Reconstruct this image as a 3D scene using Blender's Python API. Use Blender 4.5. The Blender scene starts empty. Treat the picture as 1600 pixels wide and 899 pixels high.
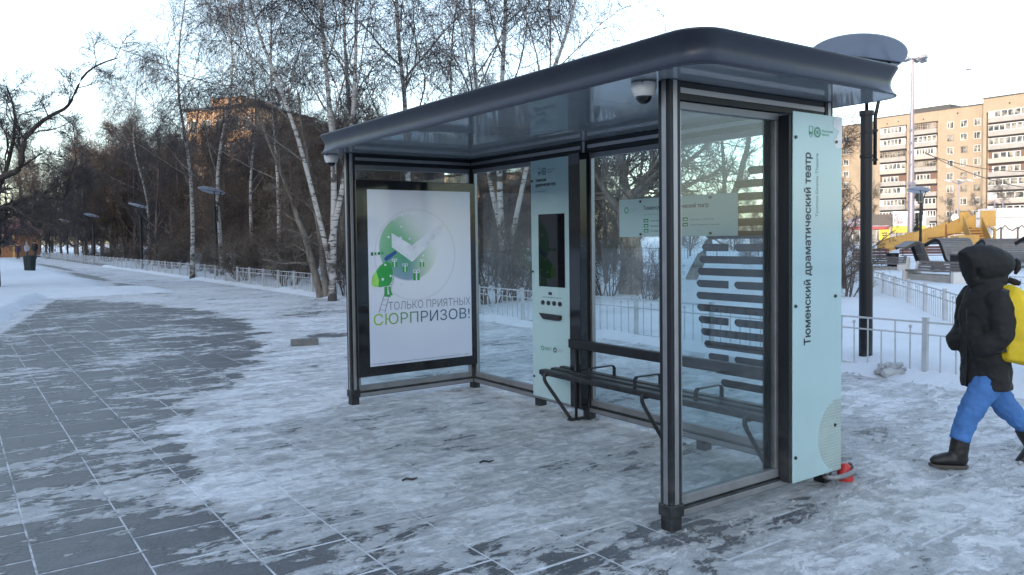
import bpy, bmesh, math, random
import numpy as np
from mathutils import Vector, Matrix
from mathutils.geometry import delaunay_2d_cdt

# ---------------------------------------------------------------- camera, sky, sun, exposure
sc = bpy.context.scene
COL = sc.collection
F, YAW, PITCH, ROLL, CY = 1242.5, .6162, .0384, -.0128, 419.06
fw = Vector((math.sin(YAW)*math.cos(PITCH), math.cos(YAW)*math.cos(PITCH), -math.sin(PITCH)))
rt0 = Vector((math.cos(YAW), -math.sin(YAW), 0)); up0 = rt0.cross(fw)
rt = math.cos(ROLL)*rt0 + math.sin(ROLL)*up0
up = -math.sin(ROLL)*rt0 + math.cos(ROLL)*up0
CAM = Vector((0, 0, 1.6))
cd = bpy.data.cameras.new('camera'); cam = bpy.data.objects.new('camera', cd); COL.objects.link(cam)
cam.matrix_world = Matrix(((rt.x, up.x, -fw.x, 0), (rt.y, up.y, -fw.y, 0), (rt.z, up.z, -fw.z, 1.6), (0, 0, 0, 1)))
cd.sensor_width = 36; cd.lens = F*36/1600; cd.shift_y = -(449.5-CY)/1600
cd.clip_start = .05; cd.clip_end = 3000
sc.camera = cam

SUN_EL, SUN_AZ = math.radians(7.5), math.radians(-116)      # azimuth clockwise from +Y: low sun on the left, behind the photographer
sundir = Vector((math.sin(SUN_AZ)*math.cos(SUN_EL), math.cos(SUN_AZ)*math.cos(SUN_EL), math.sin(SUN_EL)))
w = bpy.data.worlds.new('World'); sc.world = w; w.use_nodes = True
nt = w.node_tree; bg = nt.nodes['Background']
sky = nt.nodes.new('ShaderNodeTexSky'); sky.sky_type = 'NISHITA'; sky.sun_disc = False
sky.sun_elevation = SUN_EL; sky.sun_rotation = SUN_AZ
sky.air_density = 1.0; sky.dust_density = 1.2; sky.ozone_density = 2.0
hs = nt.nodes.new('ShaderNodeHueSaturation'); hs.inputs['Saturation'].default_value = .66   # whole sky desaturated evenly, paler and less blue
nt.links.new(sky.outputs[0], hs.inputs['Color']); nt.links.new(hs.outputs[0], bg.inputs[0]); bg.inputs[1].default_value = .15
ld = bpy.data.lights.new('sun', 'SUN'); ld.energy = 1.1; ld.angle = math.radians(2); ld.color = (1, .85, .68)
sun = bpy.data.objects.new('sun', ld); COL.objects.link(sun)
sun.rotation_euler = sundir.to_track_quat('Z', 'Y').to_euler()
sc.view_settings.view_transform = 'Standard'; sc.view_settings.look = 'None'
sc.view_settings.exposure = 2.38; sc.view_settings.gamma = 1
sc.cycles.max_bounces = 10; sc.cycles.transparent_max_bounces = 24; sc.cycles.transmission_bounces = 8
sc.cycles.glossy_bounces = 4; sc.cycles.diffuse_bounces = 3
sc.cycles.use_denoising = True

def ground_at(px, py, z=0.):
    r = fw + rt*((px-800)/F) - up*((py-CY)/F)
    return CAM + r*((z-1.6)/r.z)
def at(px, d, z=0.):                                  # the place on the ground D metres ahead in the direction of a column
    r = fw + rt*((px-800)/F); p = CAM + r*d
    return Vector((p.x, p.y, z))
def at3(px, py, d):
    return CAM + (fw + rt*((px-800)/F) - up*((py-CY)/F))*d

# ---------------------------------------------------------------- helpers
def tag(o, label=None, cat=None, group=None, kind=None):
    if label: o['label'] = label
    if cat: o['category'] = cat
    if group: o['group'] = group
    if kind: o['kind'] = kind
    return o
def thing(name, label, cat, loc=(0, 0, 0), rz=0, group=None):
    o = bpy.data.objects.new(name, None); COL.objects.link(o)
    o.location = loc; o.rotation_euler = (0, 0, rz); o.empty_display_size = .2
    return tag(o, label, cat, group)
def copy_tree(o, parent=None, swap=None):
    c = o.copy(); COL.objects.link(c); c.parent = parent
    for ch in o.children: copy_tree(ch, c)
    return c

class MB:
    def __init__(s): s.v = []; s.f = []; s.m = []
    def add(s, V, Fc, mi=0):
        b = len(s.v); s.v += [tuple(p) for p in V]; s.f += [tuple(i+b for i in q) for q in Fc]; s.m += [mi]*len(Fc); return s
    def box(s, x0, x1, y0, y1, z0, z1, mi=0):
        V = [(x0,y0,z0),(x1,y0,z0),(x1,y1,z0),(x0,y1,z0),(x0,y0,z1),(x1,y0,z1),(x1,y1,z1),(x0,y1,z1)]
        return s.add(V, [(3,2,1,0),(4,5,6,7),(0,1,5,4),(1,2,6,5),(2,3,7,6),(3,0,4,7)], mi)
    def obox(s, c, ax, ay, az, mi=0):                 # box from a centre and three half-axis vectors
        c = Vector(c); ax, ay, az = Vector(ax), Vector(ay), Vector(az)
        V = [c+a*ax+b*ay+d*az for d in (-1, 1) for a, b in ((-1,-1),(1,-1),(1,1),(-1,1))]
        return s.add(V, [(3,2,1,0),(4,5,6,7),(0,1,5,4),(1,2,6,5),(2,3,7,6),(3,0,4,7)], mi)
    def bar(s, a, b, wd, th, upv=(0, 0, 1), mi=0):    # rectangular bar from a to b
        a, b = Vector(a), Vector(b); d = b-a; L = d.length; d.normalize()
        u = Vector(upv); sd = d.cross(u)
        if sd.length < 1e-4: sd = d.cross(Vector((1, 0, 0)))
        sd.normalize(); u = sd.cross(d)
        return s.obox((a+b)/2, d*L/2, sd*wd/2, u*th/2, mi)
    def tube(s, pts, rad, n=8, cap=True, mi=0):
        pts = [Vector(p) for p in pts]; k = len(pts)
        rad = rad if hasattr(rad, '__len__') else [rad]*k
        V = []; prev = None
        for i, p in enumerate(pts):
            d = (pts[min(i+1, k-1)]-pts[max(i-1, 0)]).normalized()
            if prev is None:
                a = d.cross(Vector((0, 0, 1)));
                if a.length < .05: a = d.cross(Vector((1, 0, 0)))
            else: a = prev - d*prev.dot(d)
            a.normalize(); prev = a; b = d.cross(a)
            r = rad[i]; ra, rb = (r if hasattr(r, '__len__') else (r, r))
            V += [p + a*ra*math.cos(t) + b*rb*math.sin(t) for t in [2*math.pi*j/n for j in range(n)]]
        Fc = [(i*n+j, i*n+(j+1) % n, (i+1)*n+(j+1) % n, (i+1)*n+j) for i in range(k-1) for j in range(n)]
        if cap: Fc += [tuple(range(n))[::-1], tuple((k-1)*n+j for j in range(n))]
        return s.add(V, Fc, mi)
    def prism(s, poly, O, X, Y, dep, mi=0):           # outline in the plane (X, Y) at O, pushed out by dep along X x Y
        O, X, Y = Vector(O), Vector(X), Vector(Y); N = X.cross(Y).normalized()*dep; n = len(poly)
        V = [O+X*a+Y*b for a, b in poly]; V += [p+N for p in V]
        Fc = [tuple(range(n))[::-1], tuple(range(n, 2*n))] + [(j, (j+1) % n, n+(j+1) % n, n+j) for j in range(n)]
        return s.add(V, Fc, mi)
    def lathe(s, prof, c=(0, 0, 0), n=24, mi=0):
        c = Vector(c); V = []
        for r, z in prof: V += [c+Vector((r*math.cos(2*math.pi*j/n), r*math.sin(2*math.pi*j/n), z)) for j in range(n)]
        k = len(prof)
        Fc = [(i*n+j, i*n+(j+1) % n, (i+1)*n+(j+1) % n, (i+1)*n+j) for i in range(k-1) for j in range(n)]
        return s.add(V, Fc, mi)
    def build(s, name, mat, parent=None, smooth=False, bevel=0, loc=None):
        me = bpy.data.meshes.new(name); me.from_pydata(s.v, [], s.f)
        for m in (mat if isinstance(mat, (list, tuple)) else [mat]): me.materials.append(m)
        if any(s.m): me.polygons.foreach_set('material_index', s.m)
        me.update()
        o = bpy.data.objects.new(name, me); COL.objects.link(o)
        if parent: o.parent = parent
        if loc is not None: o.location = loc
        if smooth: me.shade_smooth() if smooth is True else me.set_sharp_from_angle(angle=smooth)
        if bevel:
            b = o.modifiers.new('bevel', 'BEVEL'); b.width = bevel; b.segments = 2; b.limit_method = 'ANGLE'
        return o
def np_mesh(name, V, Q, mats, smooth=False, mi=None):
    me = bpy.data.meshes.new(name); n = len(Q)
    me.vertices.add(len(V)); me.vertices.foreach_set('co', np.asarray(V, np.float32).ravel())
    me.loops.add(n*4); me.loops.foreach_set('vertex_index', np.asarray(Q, np.int32).ravel())
    me.polygons.add(n); me.polygons.foreach_set('loop_start', np.arange(0, n*4, 4, dtype=np.int32))
    for m in mats: me.materials.append(m)
    if mi is not None: me.polygons.foreach_set('material_index', np.asarray(mi, np.int32))
    me.polygons.foreach_set('use_smooth', np.full(n, smooth, bool))
    me.update(calc_edges=True)
    return me
def obj(name, me, parent=None, loc=None):
    o = bpy.data.objects.new(name, me); COL.objects.link(o)
    if parent: o.parent = parent
    if loc is not None: o.location = loc
    return o

# ---------------------------------------------------------------- materials
class N:
    def __init__(s, name):
        s.mat = bpy.data.materials.new(name); s.mat.use_nodes = True; s.t = s.mat.node_tree
        s.b = s.t.nodes['Principled BSDF']; s.out = s.t.nodes['Material Output']
    def n(s, typ, **k):
        nd = s.t.nodes.new(typ)
        for a, v in k.items(): setattr(nd, a, v)
        return nd
    def put(s, sock, v):
        if isinstance(v, bpy.types.NodeSocket): s.t.links.new(v, sock)
        elif isinstance(v, (tuple, list)) and len(v) == 3 and sock.type == 'RGBA': sock.default_value = (*v, 1)
        else: sock.default_value = v
    def math(s, op, a, b=0., c=None, clamp=False):
        nd = s.n('ShaderNodeMath', operation=op, use_clamp=clamp); s.put(nd.inputs[0], a); s.put(nd.inputs[1], b)
        if c is not None: s.put(nd.inputs[2], c)
        return nd.outputs[0]
    def mix(s, f, a, b):
        nd = s.n('ShaderNodeMix', data_type='RGBA'); s.put(nd.inputs[0], f); s.put(nd.inputs[6], a); s.put(nd.inputs[7], b); return nd.outputs[2]
    def ramp(s, f, lo, hi, a=0., b=1.):
        nd = s.n('ShaderNodeMapRange', clamp=True); s.put(nd.inputs[0], f); s.put(nd.inputs[1], lo); s.put(nd.inputs[2], hi)
        s.put(nd.inputs[3], a); s.put(nd.inputs[4], b); return nd.outputs[0]
    def pos(s, scale=(1, 1, 1), obj=False):
        src = s.n('ShaderNodeTexCoord').outputs['Object'] if obj else s.n('ShaderNodeNewGeometry').outputs['Position']
        mp = s.n('ShaderNodeMapping'); s.t.links.new(src, mp.inputs[0]); mp.inputs[3].default_value = scale; return mp.outputs[0]
    def noise(s, vec, scale, detail=4., rough=.55, dist=0.):
        nd = s.n('ShaderNodeTexNoise'); s.put(nd.inputs['Vector'], vec); nd.inputs['Scale'].default_value = scale
        nd.inputs['Detail'].default_value = detail; nd.inputs['Roughness'].default_value = rough; nd.inputs['Distortion'].default_value = dist
        return nd.outputs['Fac']
    def bump(s, h, strength=.3, dist=.01):
        nd = s.n('ShaderNodeBump'); s.put(nd.inputs['Height'], h); nd.inputs['Strength'].default_value = strength
        nd.inputs['Distance'].default_value = dist; s.t.links.new(nd.outputs[0], s.b.inputs['Normal'])
    def set(s, **k):
        for a, v in k.items(): s.put(s.b.inputs[a.replace('_', ' ')], v)
        return s.mat

def basic(name, col, rough=.6, metal=0., var=.12, scale=9., bump=0., spec=.5, sc3=(1, 1, 1), rv=.1, coat=0., splash=0.):
    m = N(name); p = m.pos(sc3, True); n1 = m.noise(p, scale, 5., .6)
    lo = tuple(c*(1-var) for c in col); hi = tuple(min(1, c*(1+var)) for c in col)
    cm = m.mix(m.ramp(n1, .3, .7), lo, hi); rg = m.ramp(n1, .25, .75, max(.02, rough-rv), min(1, rough+rv))
    if splash:                                         # road salt and slush dried on the lower half, faint run marks above
        W = m.pos(); z_ = m.n('ShaderNodeSeparateXYZ'); m.t.links.new(W, z_.inputs[0])
        low = m.math('MULTIPLY', m.ramp(z_.outputs[2], .75, .02), m.ramp(m.noise(W, 7., 7., .7), .38, .68))
        runs = m.math('MULTIPLY', m.ramp(m.noise(m.pos((22, 22, .8)), 1.2, 4., .6), .56, .74), .16)
        d_ = m.math('MULTIPLY', m.math('ADD', low, runs, clamp=True), splash)
        cm = m.mix(d_, cm, (.34, .35, .36)); rg = m.math('ADD', rg, m.math('MULTIPLY', d_, .4), clamp=True)
    m.set(Base_Color=cm, Roughness=rg, Metallic=metal)
    m.b.inputs['Specular IOR Level'].default_value = spec; m.b.inputs['Coat Weight'].default_value = coat
    if bump: m.bump(m.noise(p, scale*6, 4., .6), bump, .004)
    return m.mat
DARK = basic('dark_powder_coat', (.009, .0105, .014), .45, .0, .15, 14, .05, spec=.3, splash=.14)
SILVER = basic('brushed_aluminium', (.30, .30, .32), .42, .85, .08, 12, .03, splash=.4)
FRAME = basic('grey_anodised_frame', (.20, .205, .22), .5, .6, .1, 12, .03, splash=.5)
FASC = basic('satin_graphite_fascia', (.022, .027, .043), .40, .15, .1, 5, .03, spec=.42, rv=.06, splash=.15)
BLACK = basic('black_plastic', (.012, .012, .014), .35)
WHITEP = basic('off_white_plastic', (.5, .52, .54), .4)
PAINTW = basic('white_fence_paint', (.36, .385, .42), .55, 0, .18, 4, .1)
BLACKG = basic('black_back_printed_glass', (.014, .015, .018), .06, rv=.02)
PANEL = basic('pale_green_back_painted_glass', (.34, .48, .51), .08, 0, .05, 1.2, rv=.03, splash=.35)
SCREEN = basic('dark_display_glass', (.006, .007, .009), .04, rv=.02)
PAPER = basic('poster_paper', (.66, .70, .80), .25, 0, .05, 2)
INK = basic('near_black_ink', (.012, .022, .035), .5)
GREEN = basic('green_ink', (.03, .22, .12), .5)
GREYINK = basic('grey_green_ink', (.12, .19, .20), .5)
BARINK = basic('grey_bar_ink', (.30, .35, .33), .5)
def glass(name, tint, rough=0.):
    m = N(name); m.t.nodes.remove(m.b)
    g = m.n('ShaderNodeNewGeometry')
    ior = m.ramp(g.outputs['Backfacing'], 0., 1., 1.5, 1/1.5)
    fr = m.n('ShaderNodeFresnel'); m.put(fr.inputs['IOR'], ior)
    tr = m.n('ShaderNodeBsdfTransparent'); tr.inputs[0].default_value = (*tint, 1)
    gl = m.n('ShaderNodeBsdfGlossy'); gl.inputs['Roughness'].default_value = rough
    df = m.n('ShaderNodeBsdfDiffuse'); df.inputs[0].default_value = (.5, .52, .55, 1)
    dirt = m.ramp(m.noise(m.pos((1, 1, .5)), 3.5, 6., .65), .45, .85, .004, .05)
    m1 = m.n('ShaderNodeMixShader'); m.t.links.new(dirt, m1.inputs[0]); m.t.links.new(tr.outputs[0], m1.inputs[1]); m.t.links.new(df.outputs[0], m1.inputs[2])
    m2 = m.n('ShaderNodeMixShader'); m.t.links.new(fr.outputs[0], m2.inputs[0]); m.t.links.new(m1.outputs[0], m2.inputs[1]); m.t.links.new(gl.outputs[0], m2.inputs[2])
    m.t.links.new(m2.outputs[0], m.out.inputs[0]); return m.mat
GLASS = glass('shelter_glass', (.86, .92, .93))
def window_glass():
    m = N('window_glass'); p = m.pos((.7, .7, .7)); n1 = m.noise(p, 1.3, 2.)
    m.set(Base_Color=m.mix(m.ramp(n1, .42, .6), (.02, .025, .03), (.22, .20, .18)), Roughness=.08); return m.mat
WGLASS = window_glass()

# snow and paving: one coverage mask in world space, shared by the ground sheet and the slabs
def snow_mat(name, mode):
    m = N(name); P = m.pos()
    sx = m.n('ShaderNodeSeparateXYZ'); m.t.links.new(P, sx.inputs[0]); X, Y = sx.outputs[0], sx.outputs[1]
    wob = m.noise(P, .9, 4., .6)
    # right-hand limit of the wind-swept bare paving, as a function of Y
    cr = m.n('ShaderNodeValToRGB'); cr.color_ramp.interpolation = 'LINEAR'
    pts = [(0, 1.3), (3.7, 1.32), (5, 1.3), (6.3, 1.5), (8.2, 2.2), (10.2, 3.3), (14.5, 4.7), (18, 4.9), (22, 4.3), (25, 3.4), (26.3, 1.2), (27, 0)]
    el = cr.color_ramp.elements
    while len(el) < len(pts): el.new(.5)
    for e, (y, x) in zip(el, pts): e.position = y/30; e.color = (x/6,)*3+(1,)
    m.put(cr.inputs[0], m.math('DIVIDE', Y, 30.))
    xb = m.math('MULTIPLY', cr.outputs[0], 6.)
    left = m.ramp(m.math('SUBTRACT', X, m.math('ADD', m.math('MULTIPLY', m.math('SUBTRACT', Y, 17.), .19), .72)), -.05, .12)  # snow bank at the far left
    R = m.ramp(m.math('ADD', m.math('SUBTRACT', xb, X), m.math('MULTIPLY', m.math('SUBTRACT', wob, .5), 1.6)), -.12, .22)
    R = m.math('MULTIPLY', R, left)
    # trodden streaks along the path beyond, and in the right foreground
    s1 = m.ramp(Y, 24., 32.); s2 = m.ramp(X, 4.2, 5.2); s3 = m.ramp(X, 8.2, 6.6)
    path = m.math('MULTIPLY', m.math('MULTIPLY', s1, s2), m.math('MULTIPLY', s3, .42))
    near = m.math('MULTIPLY', m.ramp(m.math('ADD', m.math('MULTIPLY', X, .62), m.math('MULTIPLY', Y, .78)), 5.2, 3.9), m.ramp(X, 3.3, 1.9, .30, .62))
    def spot(cx, cy, rx, ry, a):
        dx = m.math('DIVIDE', m.math('SUBTRACT', X, cx), rx); dy = m.math('DIVIDE', m.math('SUBTRACT', Y, cy), ry)
        return m.math('MULTIPLY', m.ramp(m.math('ADD', m.math('MULTIPLY', dx, dx), m.math('MULTIPLY', dy, dy)), 1., .2), a)
    extra = m.math('MAXIMUM', path, near)
    for a in [(3.14, 2.97, .42, .3, .8), (3.95, 2.75, .75, .22, .75), (4.6, 2.8, .4, .3, .7), (4.46, 7.1, .35, .3, .6), (3.1, 7.1, .3, .3, .5), (4.4, 5.2, .4, .35, .5), (2.4, 8.3, .5, .8, .3), (6.5, 33, 1.3, 8, .45), (6.3, 48, 1.2, 12, .45), (5.35, 30.5, .55, 6, 1.05), (5.4, 43, .5, 9, 1.05), (5.8, 62, .45, 16, 1.05), (5.2, 12.5, .8, .5, .8), (4.2, 16.5, .9, 1.2, .9), (6.6, 17, 1.2, 2.5, .5), (4.5, 3.95, .4, .3, .6)]:
        extra = m.math('MAXIMUM', extra, spot(*a))
    extra = m.math('MAXIMUM', extra, .26)
    T = m.math('ADD', m.math('MAXIMUM', m.math('MULTIPLY', R, .145), m.math('MULTIPLY', extra, .17)), .375)
    stretch = m.pos((.72, 1.35, 1)); stretch.node.inputs[2].default_value = (0, 0, math.radians(-32))
    n_big = m.noise(stretch, .75, 3., .55); n_fine = m.noise(stretch, 3.2, 9., .68, .3)
    cov = m.math('ADD', m.math('MULTIPLY', n_big, .30), m.math('ADD', m.math('MULTIPLY', n_fine, .44), m.math('MULTIPLY', m.noise(stretch, 12., 6., .75, .6), .26)))
    snow = m.ramp(m.math('SUBTRACT', cov, T), -.008, .016)
    grit = m.noise(P, 38., 3., .6); grit2 = m.ramp(m.noise(P, 9., 6., .72), .33, .67)
    dirt = m.ramp(m.noise(P, .55, 5., .62), .36, .66)
    tread = spot(4.0, 4.6, 2.6, 3.2, .6)
    clean = m.mix(grit2, (.50, .54, .60), (.76, .79, .84))
    dirty = m.mix(grit2, (.30, .315, .325), (.54, .56, .575))
    scol = m.mix(m.math('MULTIPLY', m.math('ADD', m.math('MULTIPLY', dirt, .55), tread), .8, clamp=True), clean, dirty)
    if mode == 'field':
        m.set(Base_Color=m.mix(m.math('MULTIPLY', dirt, .25), (.58, .63, .70), (.42, .46, .52)), Roughness=.8)
        m.bump(m.noise(P, 2.5, 7., .6), .8, .08); return m.mat
    scol = m.mix(m.ramp(grit, .66, .72, 0., .55), scol, (.12, .12, .12))
    if mode == 'bed':
        m.set(Base_Color=m.mix(m.math('MAXIMUM', m.math('MULTIPLY', R, m.ramp(m.noise(P, 5., 5., .7), .40, .56, .75, 0.)), .16), scol, (.10, .105, .115)), Roughness=.8); m.bump(grit2, .5, .01); return m.mat
    pn = m.noise(P, 1.1, 6., .7)
    stone = m.mix(m.ramp(pn, .35, .65), (.055, .059, .067), (.105, .111, .121))
    stone = m.mix(m.ramp(m.noise(P, 60., 2., .5), .4, .7, 0., .35), stone, (.17, .18, .2))
    frost = m.ramp(m.noise(stretch, 6., 8., .75), .5, .75, 0., .22)        # thin frost over the slabs
    stone = m.mix(frost, stone, (.32, .35, .40))
    if mode == 'slab':
        rnd = m.n('ShaderNodeObjectInfo').outputs['Random']
        stone = m.mix(m.math('MULTIPLY', rnd, .5), stone, (.045, .048, .055)); stone = m.mix(m.ramp(rnd, .7, 1., 0., .25), stone, (.19, .19, .19))
    # boot prints: oval pits pressed into the packed snow
    pv = m.pos((2.1, 3.6, 1)); pv.node.inputs[2].default_value = (0, 0, math.radians(28))
    vo = m.n('ShaderNodeTexVoronoi'); m.put(vo.inputs['Vector'], pv); vo.inputs['Scale'].default_value = 1.25; vo.inputs['Randomness'].default_value = 1.
    pit = m.math('MULTIPLY', m.ramp(m.math('ADD', vo.outputs['Distance'], m.math('MULTIPLY', m.math('SUBTRACT', grit2, .5), .10)), .22, .30, 1., 0.), snow)
    scol = m.mix(m.math('MULTIPLY', pit, .22), scol, (.22, .24, .26))
    edge = m.ramp(m.math('ABSOLUTE', m.math('SUBTRACT', m.math('SUBTRACT', cov, T), .006)), .0, .012, .35, 0.)   # icy grey rim where the snow thins out
    m.set(Base_Color=m.mix(edge, m.mix(snow, stone, scol), (.20, .22, .25)), Roughness=m.ramp(snow, 0., 1., .42, .7))
    m.b.inputs['Specular IOR Level'].default_value = .3
    thick = m.ramp(m.math('SUBTRACT', cov, T), -.01, .09)
    h = m.math('ADD', m.math('MULTIPLY', thick, 1.1), m.math('ADD', m.math('MULTIPLY', m.math('MULTIPLY', grit2, snow), .55), m.math('ADD', m.math('MULTIPLY', grit, .15), m.math('MULTIPLY', pit, -.5))))
    m.bump(h, .9, .028); return m.mat
GROUND = snow_mat('trodden_snow', 'ground'); SLAB = snow_mat('granite_slab_under_snow', 'slab')
BED = snow_mat('snow_in_joints', 'bed'); FIELD = snow_mat('deep_snow', 'field')
# ---------------------------------------------------------------- ground
MB().box(-900, 900, -900, 900, -.6, 0).build('ground', GROUND).__setitem__('kind', 'structure')
bed = MB().add([(-.63, .9, .0115), (5.36, .9, .0115), (5.36, 27.3, .0115), (-.63, 27.3, .0115)], [(0, 1, 2, 3)]).build('snow_bed', BED)
tag(bed, kind='structure')
pave = MB().box(-.63, 5.36, .9, 27.3, -.05, .002).build('pavement', BED); tag(pave, kind='structure')
def slab_mesh(w_, l_, seed):
    b = MB(); g = .0055; c = .004
    x0, x1, y0, y1 = g, w_-g, g*1.9, l_-g*1.9
    V = [(x0, y0, -.02), (x1, y0, -.02), (x1, y1, -.02), (x0, y1, -.02), (x0, y0, .013), (x1, y0, .013), (x1, y1, .013), (x0, y1, .013),
         (x0+c, y0+c, .014), (x1-c, y0+c, .014), (x1-c, y1-c, .014), (x0+c, y1-c, .014)]
    b.add(V, [(0,1,5,4),(1,2,6,5),(2,3,7,6),(3,0,4,7),(4,5,9,8),(5,6,10,9),(6,7,11,10),(7,4,8,11),(8,9,10,11)]); return b
rng = random.Random(4)
s0 = slab_mesh(.46, .467, 0).build('paving_slab', SLAB, pave); first = True
far = MB()
for i in range(-1, 12):
    x = .297+.46*(i-1)
    for j in range(-1, 58):
        y = .42+.467*(j+1)+(.235 if i % 2 else 0)
        if y > 26.8: continue
        vis = (x+.5)/max(y, .1) > -.02
        d = (Vector((x+.23, y+.23, 0))-CAM).dot(fw); u = (Vector((x+.23, y+.23, 0))-CAM).dot(rt)/d if d > .3 else 9
        v = (Vector((x+.23, y+.23, 0))-CAM).dot(up)/d if d > .3 else 9
        if y < 9.6 and 2.0 < d and abs(u) < .76 and v > -.46:
            o = s0 if first else s0.copy()
            if not first: COL.objects.link(o)
            first = False
            o.location = (x, y, rng.uniform(-.0008, .0008)); o.rotation_euler = (rng.uniform(-.001, .001), rng.uniform(-.001, .001), 0)
        else:
            m_ = slab_mesh(.46, .467, 0); z = rng.uniform(-.0008, .0008)
            far.add([(a+x, b+y, c+z) for a, b, c in m_.v], m_.f[4:])
tag(far.build('far_paving_slabs', SLAB, pave), kind='stuff')

def height_sheet(name, x0, x1, y0, y1, nx, ny, fn, mat, kind='structure'):
    xs = np.linspace(x0, x1, nx); ys = np.linspace(y0, y1, ny); Xg, Yg = np.meshgrid(xs, ys)
    Z = fn(Xg, Yg); V = np.stack([Xg, Yg, Z], -1).reshape(-1, 3)
    idx = np.arange(nx*ny).reshape(ny, nx)
    Q = np.stack([idx[:-1, :-1], idx[:-1, 1:], idx[1:, 1:], idx[1:, :-1]], -1).reshape(-1, 4)
    o = obj(name, np_mesh(name, V, Q, [mat], True)); tag(o, kind=kind); return o
def vnoise(X, Y, s, seed):                             # cheap value noise
    r = np.random.RandomState(seed); T = r.rand(256, 256)
    x, y = X*s, Y*s; xi, yi = np.floor(x).astype(int), np.floor(y).astype(int); fx, fy = x-xi, y-yi
    fx, fy = fx*fx*(3-2*fx), fy*fy*(3-2*fy); g = lambda a, b: T[a % 256, b % 256]
    return (g(xi, yi)*(1-fx)+g(xi+1, yi)*fx)*(1-fy)+(g(xi, yi+1)*(1-fx)+g(xi+1, yi+1)*fx)*fy
def fbm(X, Y, s, seed): return sum(vnoise(X, Y, s*2**k, seed+k)/2**k for k in range(4))/1.875
def park(X, Y):
    e = np.clip((X-8.15)/.9, 0, 1); e = e*e*(3-2*e)
    return -.03+e*(.08+.16*fbm(X, Y, .45, 3)) + .10*np.clip((X-9)/4, 0, 1)*fbm(X, Y, .2, 8)+.07*e*(1-e)*4*fbm(X, Y, 2.2, 6)
height_sheet('snow_field', 7.9, 30, -12, 60, 150, 420, park, FIELD)
height_sheet('far_snow_field', 29.9, 330, -160, 330, 60, 80, lambda X, Y: .16+.1*fbm(X, Y, .1, 5)*(X > 31), FIELD)
height_sheet('park_snow_field', 8.6, 30.1, 59.8, 330, 20, 80, lambda X, Y: .13+.12*fbm(X, Y, .15, 5), FIELD)
def bank(X, Y):                                        # shovelled snow left of the path
    e1 = np.clip((Y-25.6-.35*np.abs(X-3))/1.4+(fbm(X, Y, 1.2, 4)-.5), 0, 1)
    xr = np.interp(Y, [20, 26, 30, 43, 67, 100, 140], [8, 6.7, 4.95, 5.0, 5.5, 4.6, 3.5])
    e2 = np.clip((xr-X)/.8+(fbm(X, Y, 1.1, 9)-.5)*.7, 0, 1)
    e3 = np.clip(((Y-17)*.19+.55-X)/.5+(fbm(X, Y, 1.5, 14)-.5)*.8, 0, 1)
    e = np.maximum(np.minimum(e1, e2), np.minimum(e3, e2)); e = e*e*(3-2*e)
    return -.04+e*(.12+.16*fbm(X, Y, .5, 2))
height_sheet('snow_bank', -40, 8, 12, 140, 320, 640, bank, FIELD)

# ---------------------------------------------------------------- bus shelter (local origin: outer front corner by the camera)
SX, SY, L, W, H, T = 3.10, 2.934, 4.206, 1.466, 2.42, .082
sh = thing('bus_shelter', 'grey glass bus shelter with curved dark roof edge on the snowy pavement', 'bus shelter', (SX, SY, 0))
def P(name, mb, mat, parent=None, **k): return mb.build(name, mat, parent or sh, **k)
# posts: name, x, y, foot
for (x, y, wy, foot) in [(0, 0, T, 1), (0, L-T, T, 1), (W-T, L-T, T, 1), (W-T, 0, T, 1), (W-T, 2.27, T, 1), (W-T, .98, 0, 1), (W-T, 2.97, 0, 1)]:
    if wy:
        # grooved extrusion: a core with dark lips and silver inlays on every face
        p = P('post', MB().box(x, x+T, y, y+T, .155, H), DARK, bevel=.004)
        m_ = MB(); a, b, e = .026, .056, .003
        m_.box(x+a, x+b, y-e, y+.004, .157, H-.003); m_.box(x+a, x+b, y+T-.004, y+T+e, .157, H-.003)
        m_.box(x-e, x+.004, y+a, y+b, .157, H-.003); m_.box(x+T-.004, x+T+e, y+a, y+b, .157, H-.003)
        m_.build('inlay_strip', SILVER, p, bevel=.0015)
        g = MB()
        for dy in (.010, .070):
            g.box(x+.0, x+T, y+dy, y+dy+.002, .157, H-.004)
        P('foot_cap', MB().box(x-.009, x+T+.009, y-.009, y+T+.009, .088, .157), DARK, bevel=.006)
    P('foot', MB().box(x+.001, x+T-.001, y+.001, y+T-.001, -.02, .092), DARK, bevel=.004)
def beams(a, b, axis, c):      # top beam and bottom rail between posts; axis 'x' runs in x at y=c, else in y at x=c
    def bx(lo, hi, o0, o1, z0, z1): return MB().box(lo, hi, c+o0, c+o1, z0, z1) if axis == 'x' else MB().box(c+o0, c+o1, lo, hi, z0, z1)
    t = P('top_beam', bx(a, b, .006, T-.006, 2.318, H-.002), DARK, bevel=.003)
    q = bx(a+.004, b-.004, .002, .010, 2.354, 2.384); q2 = bx(a+.004, b-.004, T-.010, T-.002, 2.354, 2.384); q.add(q2.v, q2.f); q.build('inlay_strip', SILVER, t, bevel=.0015)
    t = P('bottom_rail', bx(a, b, .006, T-.006, .078, .128), DARK, bevel=.003)
    q = bx(a-.0+.002, b-.002, -.001, .010, .084, .118); q2 = bx(a+.004, b-.004, T-.010, T+.001, .084, .118); q.add(q2.v, q2.f); q.build('inlay_strip', SILVER, t, bevel=.0015)
beams(T, W-T, 'x', 0); beams(T, W-T, 'x', L-T); beams(T, 2.27, 'y', W-T); beams(2.27+T, L-T, 'y', W-T)
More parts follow.
